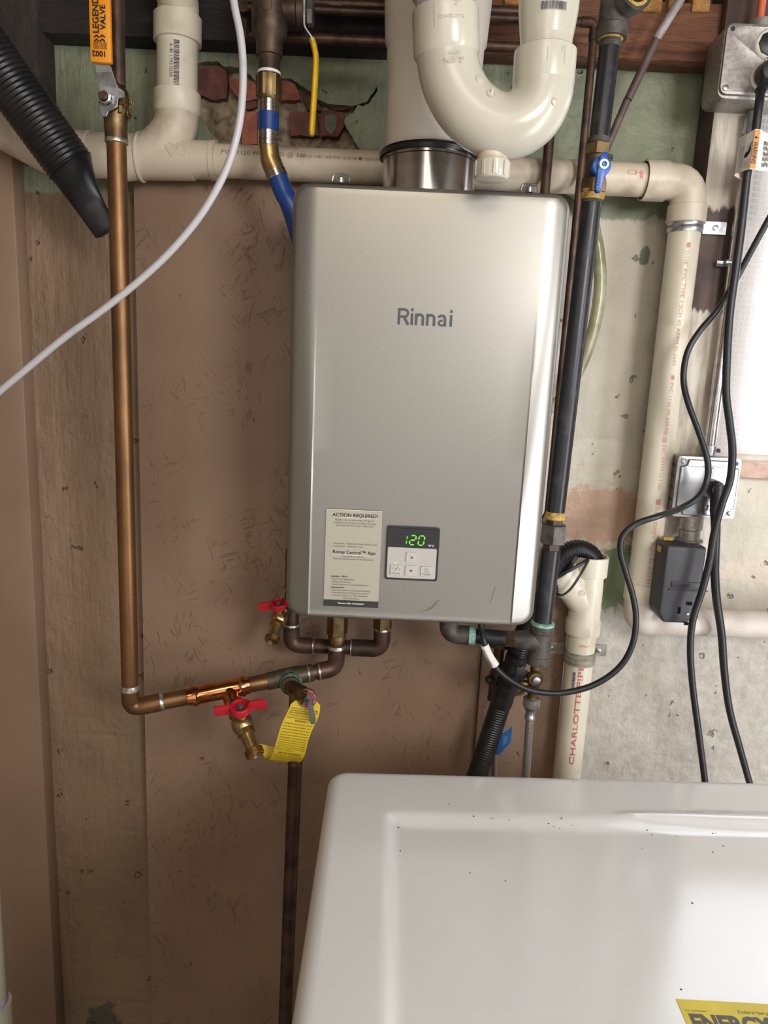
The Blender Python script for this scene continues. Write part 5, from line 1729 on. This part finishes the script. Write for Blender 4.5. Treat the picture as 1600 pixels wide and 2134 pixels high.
# tap at the right
YP = -.195
tv = thing('washer_tap', 'old brass washer tap with a black wing handle under the gas tee', 'valve', P(1112, 1420, YP))
A0, A1 = P(1117, 1385, YP), P(1108, 1462, YP)
ax_ = (A1 - A0).normalized()
MB().lathe(A0, ax_, [(-.004, .0082), (.016, .0082), (.017, .0095), (.022, .0105), (.034, .0105), (.042, .0085), (.056, .0080)], 24).build('body', M['brass_old'], tv)
fc = P(1116, 1415, YP - .010)
MB().lathe(fc, NY, [(-.006, .0125), (.001, .0128), (.004, .011), (.004, .008)], 26).lathe(P(1098, 1425, YP), V((-1, -.1, -.12)).normalized(), [(-.01, .006), (.004, .0068), (.014, .006)], 18).build('bonnet', M['brass_old'], tv)
MB().lathe(fc, NY, [(.004, .0068), (.008, .006), (.0095, .003)], 16).build('screw', M['zinc'], tv)
wg = P(1090, 1405, YP - .004)
MB().prism([wg + V((x_, 0, z_)) for x_, z_ in ((.013, .0), (.004, .006), (-.002, .014), (-.006, .010), (-.010, .012), (-.012, -.004), (-.008, -.012), (0, -.010), (.006, -.006))], V((0, .006, 0))).build('wing_handle', M['black'], tv, bevel=.0015)
bh = thing('braided_hose', 'braided steel washer hose hanging from the tap under the gas tee', 'hose', P(1105, 1480, YP))
nz = P(1108, 1454, YP)
nd = (P(1097, 1600, YP) - P(1109, 1480, YP)).normalized()
MB().lathe(nz, nd, [(0, .0118), (.001, .0132), (.014, .0132), (.0155, .0115), (.020, .0095), (.021, .0072)], 26).build('coupling_nut', M['zinc'], bh)
MB().lathe(nz + nd * .020, nd, [(0, .0074), (.010, .0074), (.011, .0082), (.016, .0082), (.017, .007)], 22).build('ferrule', M['zinc'], bh)
MB().tube([nz + nd * .03, P(1097, 1600, YP), P(1090, 1690, YP)], R(P(1105, 1520, YP), 17), 20).build('braid', M['braid'], bh)
# tap and hose behind the corrugated hose
YO = -.085
ov = thing('washer_tap', 'dark old tap half hidden behind the black corrugated hose', 'valve', P(1035, 1400, YO))
c_a, c_b = P(1043, 1320, YO), P(1033, 1440, YO)
MB().tube([c_a, c_b], R(c_a, 22), 22).build('pipe', M['copper_dark'], ov)
MB().lathe(P(1041, 1346, YO), ZZ, [(0, .019), (.003, .021), (.008, .021), (.010, .013)], 26).build('flange', M['copper_dark'], ov)
MB().lathe(P(1034, 1420, YO), V((-.06, 0, -1)).normalized(), [(-.022, .011), (-.016, .0135), (.004, .0140), (.010, .0115), (.034, .0115), (.036, .0095)], 24).build('body', M['bronze'], ov)
MB().lathe(P(1027, 1415, YO - .006), V((-.9, -.4, 0)).normalized(), [(0, .008), (.008, .008), (.009, .0062), (.012, .006)], 18).build('bonnet', M['bronze'], ov)
MB().lathe(P(1078, 1432, YO - .01), NY, [(-.006, .014), (.004, .015), (.004, .011), (.001, .0105)], 24).build('ring_end', M['brass_old'], ov)
b2 = thing('braided_hose', 'braided steel hose with a blue paper tag behind the black hose', 'hose', P(1033, 1500, YO))
MB().tube([P(1036, 1450, YO), P(1033, 1540, YO), P(1028, 1700, YO)], R(P(1033, 1540, YO), 14), 20).build('braid', M['braid'], b2)
yt = YO - .010
g0 = PL(yt, (1026, 1537), (1034, 1529), (1046, 1529), (1058, 1522), (1067, 1513), (1066, 1528), (1063, 1548), (1052, 1560), (1040, 1573), (1026, 1572))
bt_ = MB().prism(g0, V((0, .0006, 0))).build('paper_tag', M['blue_tag'], b2, smooth=0, label='blue paper tag on the hose')
q = MB()
for k in range(4):
    a, b = P(1049 + k * 2.4, 1535 - k * .8, yt - .0004), P(1048 + k * 2.4, 1553 - k * 1.6, yt - .0004)
    q.add([a, a + V((.0008, 0, 0)), b + V((.0008, 0, 0)), b], [(0, 1, 2, 3)])
q.build('tag_print', simple('pale_blue_print', (110, 160, 210), rough=.5), bt_, smooth=0)
# ------------------------------------------------------------------ electrical boxes on the post
def rr2(c, ux, uz, hx, hz, r, n=4):
    pts = []
    for sx, sz, a0 in ((1, -1, -90), (1, 1, 0), (-1, 1, 90), (-1, -1, 180)):
        for k in range(n + 1):
            th = math.radians(a0 + 90 * k / n)
            pts.append(c + ux * (sx * (hx - r) + r * math.cos(th)) + uz * (sz * (hz - r) + r * math.sin(th)))
    return pts


up_b = thing('outlet_box', 'cast metal outlet box with a black plug high on the post', 'outlet box', P(1540, 130, -.06))
q0 = P(1517, 47, -.125)
q1 = P(1499, 195, -.125)
bx0, bz1, bz0 = (q0.x + q1.x) / 2, q0.z, q1.z
hw_ = .058
bc_ = V((bx0 + hw_, -.125, (bz0 + bz1) / 2))
hh = (bz1 - bz0) / 2
MB().prism(rr2(bc_ + V((0, .006, -.001)), XX, ZZ, hw_ + .001, hh + .003, .012), V((0, .057, 0))).build('case', M['cast_alu'], up_b, bevel=.004, smooth=40)
cvr = MB().plate([rr2(bc_, XX, ZZ, hw_ - .0, hh, .010), [bc_ + V((.004 + .0205 * math.cos(a), 0, .0205 * math.sin(a) + .021)) for a in [k * math.pi / 12 for k in range(24)]],
                  [bc_ + V((.004 + .0205 * math.cos(a), 0, .0205 * math.sin(a) - .021)) for a in [k * math.pi / 12 for k in range(24)]]], V((0, .0045, 0))).build('cover', M['cast_alu'], up_b, bevel=.0012, seg=2)
MB().plate([rr2(bc_ + V((0, .0045, 0)), XX, ZZ, hw_ - .003, hh - .003, .012), rr2(bc_ + V((0, .0045, 0)), XX, ZZ, hw_ - .010, hh - .010, .008)], V((0, .007, 0))).build('cover_rim', M['cast_alu'], up_b)
for sz in (1, -1):
    c = bc_ + V((.004, .001, .021 * sz))
    MB().lathe(c, NY, [(-.004, .0205), (.0005, .0205), (.0022, .0185), (.0022, .0165)], 32).build('receptacle', M['receptacle'], up_b)
    if sz == 1:
        MB().lathe(c, NY, [(-.002, .0162), (.0032, .0162), (.0040, .015)], 8).build('outlet_face', M['black'], up_b)
MB().lathe(bc_ + V((.004, 0, 0)), NY, [(0, .004), (.002, .0038), (.0026, .002)], 14).build('cover_screw', M['zinc'], up_b)
for sx, sz in ((-1, 1), (-1, -1), (1, 1), (1, -1)):
    c = bc_ + V((sx * (hw_ - .0075), 0, sz * (hh - .0075)))
    if sz < 0:
        MB().lathe(c, NY, [(0, .0042), (.002, .004), (.0026, .0024)], 14).build('cover_screw', M['zinc'], up_b)
    else:
        MB().lathe(c, NY, [(-.001, .0034), (.0003, .0034)], 14).build('screw_hole', M['black'], up_b)
hb_ = P(1588, 34, -.09)
MB().lathe(V((hb_.x, -.09, bz1 - .004)), ZZ, [(0, .019), (.022, .0185), (.024, .012)], 28).build('cable_hub', M['cast_alu'], up_b)
MB().lathe(V((hb_.x + .006, -.108, bz1 + .012)), NY, [(0, .005), (.004, .0046), (.005, .002)], 12).build('hub_screw', M['zinc'], up_b)
oc = P(1582, 10, -.09)
MB().tube([V((hb_.x - .003, -.09, bz1 + .016)), V((hb_.x - .001, -.09, bz1 + .34))], R(oc, 15), 16).build('orange_cable', M['orange_cable'], label='short orange cable entering the top of the upper outlet box', cat='cable')

CA, CB = P(1556, 232, -.075), P(1486, 940, -.075)
XC = (CA.x + CB.x) / 2
con = thing('conduit', 'shiny steel conduit running down the post between the outlet boxes', 'conduit', (XC, -.078, CB.z))
rcn = R(CA, 26)
zA, zB2 = bz0 - .016, P(1486, 946, -.078).z
MB().tube([V((XC, -.078, zA)), V((XC, -.078, zB2))], rcn, 26).build('tube', M['steel'], con)
MB().lathe(V((XC, -.078, bz0 - .036)), ZZ, [(0, rcn), (0, rcn * 1.2), (.004, rcn * 1.28), (.007, rcn * 1.15), (.028, rcn * 1.2), (.030, rcn * 1.1)], 26).build('connector', M['zinc'], con)
MB().lathe(V((XC, -.078, zB2)), ZZ, [(-.002, rcn * 1.15), (.014, rcn * 1.15), (.015, rcn)], 26).build('connector', M['zinc'], con)
MB().hexa(V((XC + rcn, -.086, zB2 + .007)), V((.7, -.7, 0)), 0, .006, .0035, .1).build('set_screw', M['zinc'], con)
zs_ = P(1510, 548, -.078).z
cl = thing('conduit_strap', 'small steel strap around the conduit on the brown post', 'strap', (XC, -.078, zs_))
MB().lathe(V((XC, -.078, zs_ - .005)), ZZ, [(0, rcn), (0, rcn + .0012), (.010, rcn + .0012), (.010, rcn)], 26).build('band', M['zinc'], cl)
MB().obox(V((XC - rcn - .005, -.066, zs_)), XX, NY, ZZ, .008, .004, .004).build('ear', M['zinc'], cl)
MB().lathe(V((XC - .006, -.089, zs_)), -XX, [(0, .0025), (.008, .0025), (.008, .0038), (.0115, .0038)], 12).build('bolt', M['zinc'], cl)

lb = thing('outlet_box', 'square grey metal outlet box low on the post with a round receptacle', 'outlet box', P(1470, 1020, -.06))
l0, l1, l2 = P(1414, 950, -.11), P(1547, 956, -.11), P(1397, 1076, -.11)
lc = V(((l0.x + l1.x) / 2, -.11, (l0.z + l2.z) / 2))
lw, lh = (l1.x - l0.x) / 2, (l0.z - l2.z) / 2
MB().box((lc.x - lw + .0045, -.108, lc.z - lh + .001), (lc.x + lw - .001, -.062, lc.z + lh - .001)).build('case', M['cast_alu'], lb, bevel=.002)
MB().prism(rr2(lc, XX, ZZ, lw, lh, .006), V((0, .0028, 0))).build('cover', M['plate_alu'], lb, bevel=.001, seg=2)
oct_ = [lc + V((a, -.0045, b)) for a, b in ((lw - .016, -lh + .004), (lw - .014, -lh + .014), (lw - .004, -lh + .016), (lw - .004, lh - .016), (lw - .014, lh - .014), (lw - .016, lh - .004),
                                             (-lw + .016, lh - .004), (-lw + .014, lh - .014), (-lw + .004, lh - .016), (-lw + .004, -lh + .016), (-lw + .014, -lh + .014), (-lw + .016, -lh + .004))]
MB().prism(oct_, V((0, .005, 0))).build('raised_face', M['plate_alu'], lb, bevel=.0022, seg=3, smooth=60)
for sx, sz, scr in ((-1, 1, 1), (1, 1, 0), (-1, -1, 0), (1, -1, 1)):
    c = lc + V((sx * (lw - .0085), -.0002, sz * (lh - .0085)))
    if scr:
        MB().lathe(c, NY, [(0, .0040), (.0018, .0038), (.0026, .002)], 14).build('cover_screw', M['zinc'], lb)
    else:
        MB().lathe(c, NY, [(-.001, .0032), (.0003, .0032)], 14).build('screw_hole', M['black'], lb)
rc_ = P(1482, 1018, -.1155)
MB().lathe(rc_, NY, [(-.001, R(rc_, 40)), (.0015, R(rc_, 40)), (.003, R(rc_, 37))], 32).build('receptacle', simple('grey_receptacle', (166, 164, 158), rough=.45), lb)
for y_ in (981, 1058):
    c = P(1483 if y_ < 1000 else 1474, y_, -.1150)
    MB().lathe(c, NY, [(-.001, .0045), (.0012, .0043), (.002, .0025)], 16).build('cover_screw', M['zinc'], lb)
for k, dz in enumerate((.032, .014, -.004, -.024)):
    MB().obox(lc + V((-lw + .0043, .024, dz)), XX, V((0, 1, .3)).normalized(), ZZ, .0006, .006, .0012).build('knockout_slot', M['iron_cast'], lb)

# ------------------------------------------------------------------ black adapter below the lower box
ad = thing('outlet_adapter', 'charcoal plastic switch box with slots below the lower outlet box', 'adapter', P(1410, 1290, -.09))
f0, f1, f2, f3 = P(1390, 1137, -.142), P(1474, 1137, -.142), P(1374, 1272, -.142), P(1385, 1296, -.142)
axl = f0.x
axr = f1.x
azt, azb = f0.z, P(1410, 1299, -.142).z
ch = .016
prof = [V((axl, -.142, azt)), V((axr, -.142, azt)), V((axr, -.142, azb + ch)), V((axr - ch, -.142, azb)), V((axl + ch * .6, -.142, azb)), V((axl, -.142, azb + ch))]
MB().prism(prof, V((0, .049, 0))).build('case', M['device'], ad, bevel=.004, seg=3, smooth=50)
fx, fz_ = axl, azt
d_ = MB()
for (u, v, hw2, hh2) in ((.032, .106, .0022, .0055), (.047, .094, .005, .0028), (.047, .128, .0052, .0024), (.061, .112, .0022, .0055)):
    d_.obox(V((fx + u, -.1422, fz_ - v)), XX, ZZ, NY, hw2 * 0 + (.0022 if hw2 < .003 else .0045), hh2, .0006)
d_.build('slot', M['lens'], ad, smooth=0)
MB().obox(V((fx + .042, -.143, fz_ - .072)), XX, ZZ, NY, .031, .0012, .0014).build('ridge', M['device'], ad, bevel=.0005)
MB().obox(V((fx + .042, -.1425, fz_ - .063)), XX, ZZ, NY, .028, .0045, .001).build('vent_band', M['black'], ad, bevel=.0005)
MB().lathe(V((fx + .0465, -.1425, fz_ - .1115)), NY, [(0, .0022), (.0008, .0020)], 12).build('bright_pin', M['white_ink'], ad)
fm = MB()
fm.obox(P(1390, 1122, -.105), XX, NY, ZZ, .008, .006, .003)
fm.obox(V((axl - .0012, -.115, azt - .012)), V((0, 1, 0)), ZZ, XX, .006, .005, .002)
fm.build('foam_crumb', M['foam'], ad, bevel=.002, label='crumbs of yellow foam on the top')
nb = P(1437, 1108, -.094)
np_ = thing('pipe_nipple', 'short grey connector between the lower box and the charcoal switch box', 'connector', (nb.x, -.094, azt))
hN = lc.z - lh - azt
MB().lathe(V((nb.x, -.094, azt - .001)), ZZ, [(0, .022), (.003, .022), (.0035, .017), (hN * .45, .0165), (hN * .5, .019), (hN + .002, .019)], 30).build('sleeve', M['cast_alu'], np_)

# ------------------------------------------------------------------ cords
def cord(name, label, pts, w, nodes=8, cat='cord'):
    root = thing(name, label, cat, pts[len(pts) // 2])
    q = spline(pts, nodes)
    rads = [R(p, w[0] + (w[1] - w[0]) * i / (len(q) - 1)) for i, p in enumerate(q)]
    MB().tube(q, rads, 16).build('cable', M['cord'], root)
    return root, q


YC = -.215
hc_, hq = cord('power_cord', 'thin black cord with white sleeve looping from the heater past the standpipe', PL(YC, (1001, 1296, -.20), (1003, 1312, -.205), (1009, 1338), (1023, 1375), (1046, 1405), (1088, 1432), (1130, 1443), (1180, 1443), (1240, 1426), (1290, 1391), (1317, 1345), (1325, 1290), (1318, 1240), (1303, 1190), (1293, 1150),
    (1297, 1117), (1325, 1092), (1370, 1076), (1420, 1058, -.19), (1455, 1035, -.18), (1473, 1000, -.17), (1473, 955, -.17), (1455, 897, -.16), (1434, 840, -.15), (1424, 790, -.14), (1432, 735, -.14), (1458, 690, -.14), (1500, 640, -.145), (1540, 570, -.15), (1575, 505, -.16), (1620, 425, -.17), (1680, 330, -.18), (1790, 140, -.19), (1880, -60, -.19), (1920, -260, -.19)), (12.5, 13.5))
a_, b_ = P(1010, 1346, YC), P(1032, 1386, YC)
sq = spline([P(1009, 1344, YC), P(1018, 1365, YC), P(1032, 1387, YC)], 6)
MB().tube(sq, R(a_, 18), 18).build('white_sleeve', M['paper'], hc_, label='white printed sleeve on the cord')
pr = MB()
sdir = (b_ - a_).normalized()
sn = sdir.cross(NY).normalized()
for k in range(12):
    c = sq[0].lerp(sq[-1], .12 + .065 * k) + V((0, -R(a_, 18) * .93, 0)) + sn * (-.0035 if sn.x > 0 else .0035) + V((-.0012, 0, -.0006))
    pr.obox(c, sn, sdir, NY, .0014, .0003, .0006)
pr.build('sleeve_print', M['ink'], hc_, smooth=0)
bc2, bq = cord('power_cord', 'thick black cord from the upper outlet box down past the lower box', PL(-.165, (1590, 168, -.15), (1585, 190, -.155), (1581, 222), (1572, 290), (1558, 355), (1546, 460), (1533, 560), (1521, 650), (1515, 740), (1513, 820), (1520, 880), (1526, 940), (1521, 1000), (1505, 1048), (1488, 1110), (1478, 1170), (1463, 1230), (1444, 1290),
    (1438, 1350), (1443, 1430), (1456, 1530), (1470, 1640, -.165), (1478, 1720, -.16)), (19, 13))
pc = bc_ + V((.004, -.004, -.021))
MB().lathe(pc, NY, [(0, .0175), (.012, .0170), (.020, .0150), (.022, .011)], 28).tube(spline([pc + V((-.001, -.010, 0)), pc + V((-.003, -.014, -.014)), P(1584, 190, -.157)], 6), [.010, .0098, .0096, .0094, .0092, .009, .0088, .0085, .0082, .008, .0078, .0076, .0075], 20).build('plug', M['black'], bc2, label='round black plug')
cc2, cq = cord('power_cord', 'black cord plugged into the lower outlet box and hanging to the washer', PL(-.135, (1489, 1060, -.132), (1491, 1095), (1490, 1140), (1489, 1190, -.125), (1493, 1250, -.115), (1503, 1320, -.11), (1509, 1400, -.11), (1520, 1480, -.11), (1543, 1565, -.11), (1567, 1650, -.11), (1590, 1720, -.11)), (20, 12.5))
pg = P(1487, 1018, -.1185)
tipp = P(1489, 1068, -.134)
ph = MB().lathe(pg, NY, [(-.0005, .0125), (.004, .0135), (.012, .0130), (.018, .010)], 28)
pts_ = spline([pg + V((0, -.008, .004)), pg + V((.0004, -.013, -.012)), tipp], 7)
ph.tube(pts_, [.0130 - .0055 * (i / (len(pts_) - 1)) for i in range(len(pts_))], 22)
ph.build('plug', M['black'], cc2, label='angled black plug')

# ------------------------------------------------------------------ folded warning tag on the thick cord
wt = [(-.150, (1540.5, 288), (1531.5, 361.5)), (-.166, (1556, 279), (1546, 357)), (-.178, (1573, 269), (1561.5, 352.5)), (-.179, (1584.5, 269.5), (1573, 353.5)), (-.172, (1592, 275), (1583, 356)), (-.165, (1612, 282), (1600, 357)), (-.160, (1650, 290), (1640, 362))]
T_, B_ = [P(*a, y) for y, a, b in wt], [P(*b, y) for y, a, b in wt]
vs = [v for a, b in zip(T_, B_) for v in (a, b)]
fs = [(2 * i, 2 * i + 1, 2 * i + 3, 2 * i + 2) for i in range(len(T_) - 1)]
n2 = len(vs)
vs += [v + V((0, .0005, 0)) for v in vs]
fs += [tuple(i + n2 for i in reversed(f)) for f in fs]
fl = PL(-.158, (1531.5, 362), (1556, 356), (1557.5, 358), (1555, 370), (1548, 377), (1541, 373), (1530, 366))
wg_ = MB().add(vs, fs).prism(fl, V((0, .0005, 0))).build('warning_tag', M['paper'], label='white and orange WARNING tag folded around the thick black cord', cat='tag', smooth=0)


def wp(i, k, t, e=.0006):
    a = T_[i].lerp(T_[i + 1], k)
    b = B_[i].lerp(B_[i + 1], k)
    nn = (T_[i + 1] - T_[i]).cross(B_[i] - T_[i]).normalized()
    if nn.y > 0:
        nn = -nn
    return a.lerp(b, t) + nn * e


MB().add([wp(2, 0, .02), wp(2, 1, .02), wp(2, 1, .98), wp(2, 0, .98)], [(0, 1, 2, 3)]).build('orange_band', M['orange_print'], wg_, smooth=0, label='orange band lettered WARNING')
tx = MB()
vs_, fs_ = glyphs('WARNING', .02)
xa, xb = min(v[0] for v in vs_), max(v[0] for v in vs_)
tx.add([wp(2, .10 + .8 * (v[1] / .73), .31 + .55 * (v[0] - xa) / (xb - xa), .0010) for v in vs_], fs_)
tx.add([wp(2, .15, .24, .001), wp(2, .85, .21, .001), wp(2, .15, .17, .001)], [(0, 1, 2)])
tx.build('band_lettering', M['ink'], wg_, smooth=0)
gp = MB()
for i, k, a, b, w2 in ((0, .30, .08, .97, .03), (1, .98, .02, .98, .04), (0, .55, .3, .9, .05), (0, .8, .3, .95, .04)):
    gp.add([wp(i, k, a), wp(i, min(1, k + w2), a), wp(i, min(1, k + w2), b), wp(i, k, b)], [(0, 1, 2, 3)])
for k in range(9):
    gp.add([wp(1, .1 + .09 * k, .72, .0005), wp(1, .12 + .09 * k, .72, .0005), wp(1, .02 + .09 * k, .93, .0005), wp(1, .0 + .09 * k, .93, .0005)], [(0, 1, 2, 3)])
for k in range(6):
    a = .3 + .12 * k
    for j in range(5):
        t0_ = .22 + .14 * j + random.uniform(-.02, .02)
        gp.add([wp(4, min(.98, .1 + .13 * k), t0_), wp(4, min(.99, .16 + .13 * k), t0_), wp(4, min(.99, .16 + .13 * k), t0_ + .11), wp(4, min(.98, .1 + .13 * k), t0_ + .11)], [(0, 1, 2, 3)])
gp.build('fine_print', M['ink_grey'], wg_, smooth=0)
hd = [(1, .05, .66), (1, .12, .56), (1, .30, .50), (1, .42, .52), (1, .62, .44), (1, .85, .40), (1, .86, .52), (1, .70, .60), (1, .4, .66)]
MB().add([wp(i, k, t_, .0008) for i, k, t_ in hd], [tuple(range(len(hd)))]).tube([wp(1, .62, .46, .001), wp(1, .66, .40, .001), wp(1, .76, .39, .001), wp(1, .95, .30, .001)], .0006, 6).build('hand_sign', M['ink'], wg_, smooth=0)
MB().add([p + V((0, -.0005, 0)) for p in PL(-.158, (1538, 362), (1545, 360), (1546, 371), (1541, 368))], [(0, 1, 2, 3)]).build('orange_mark', M['orange_print'], wg_, smooth=0)
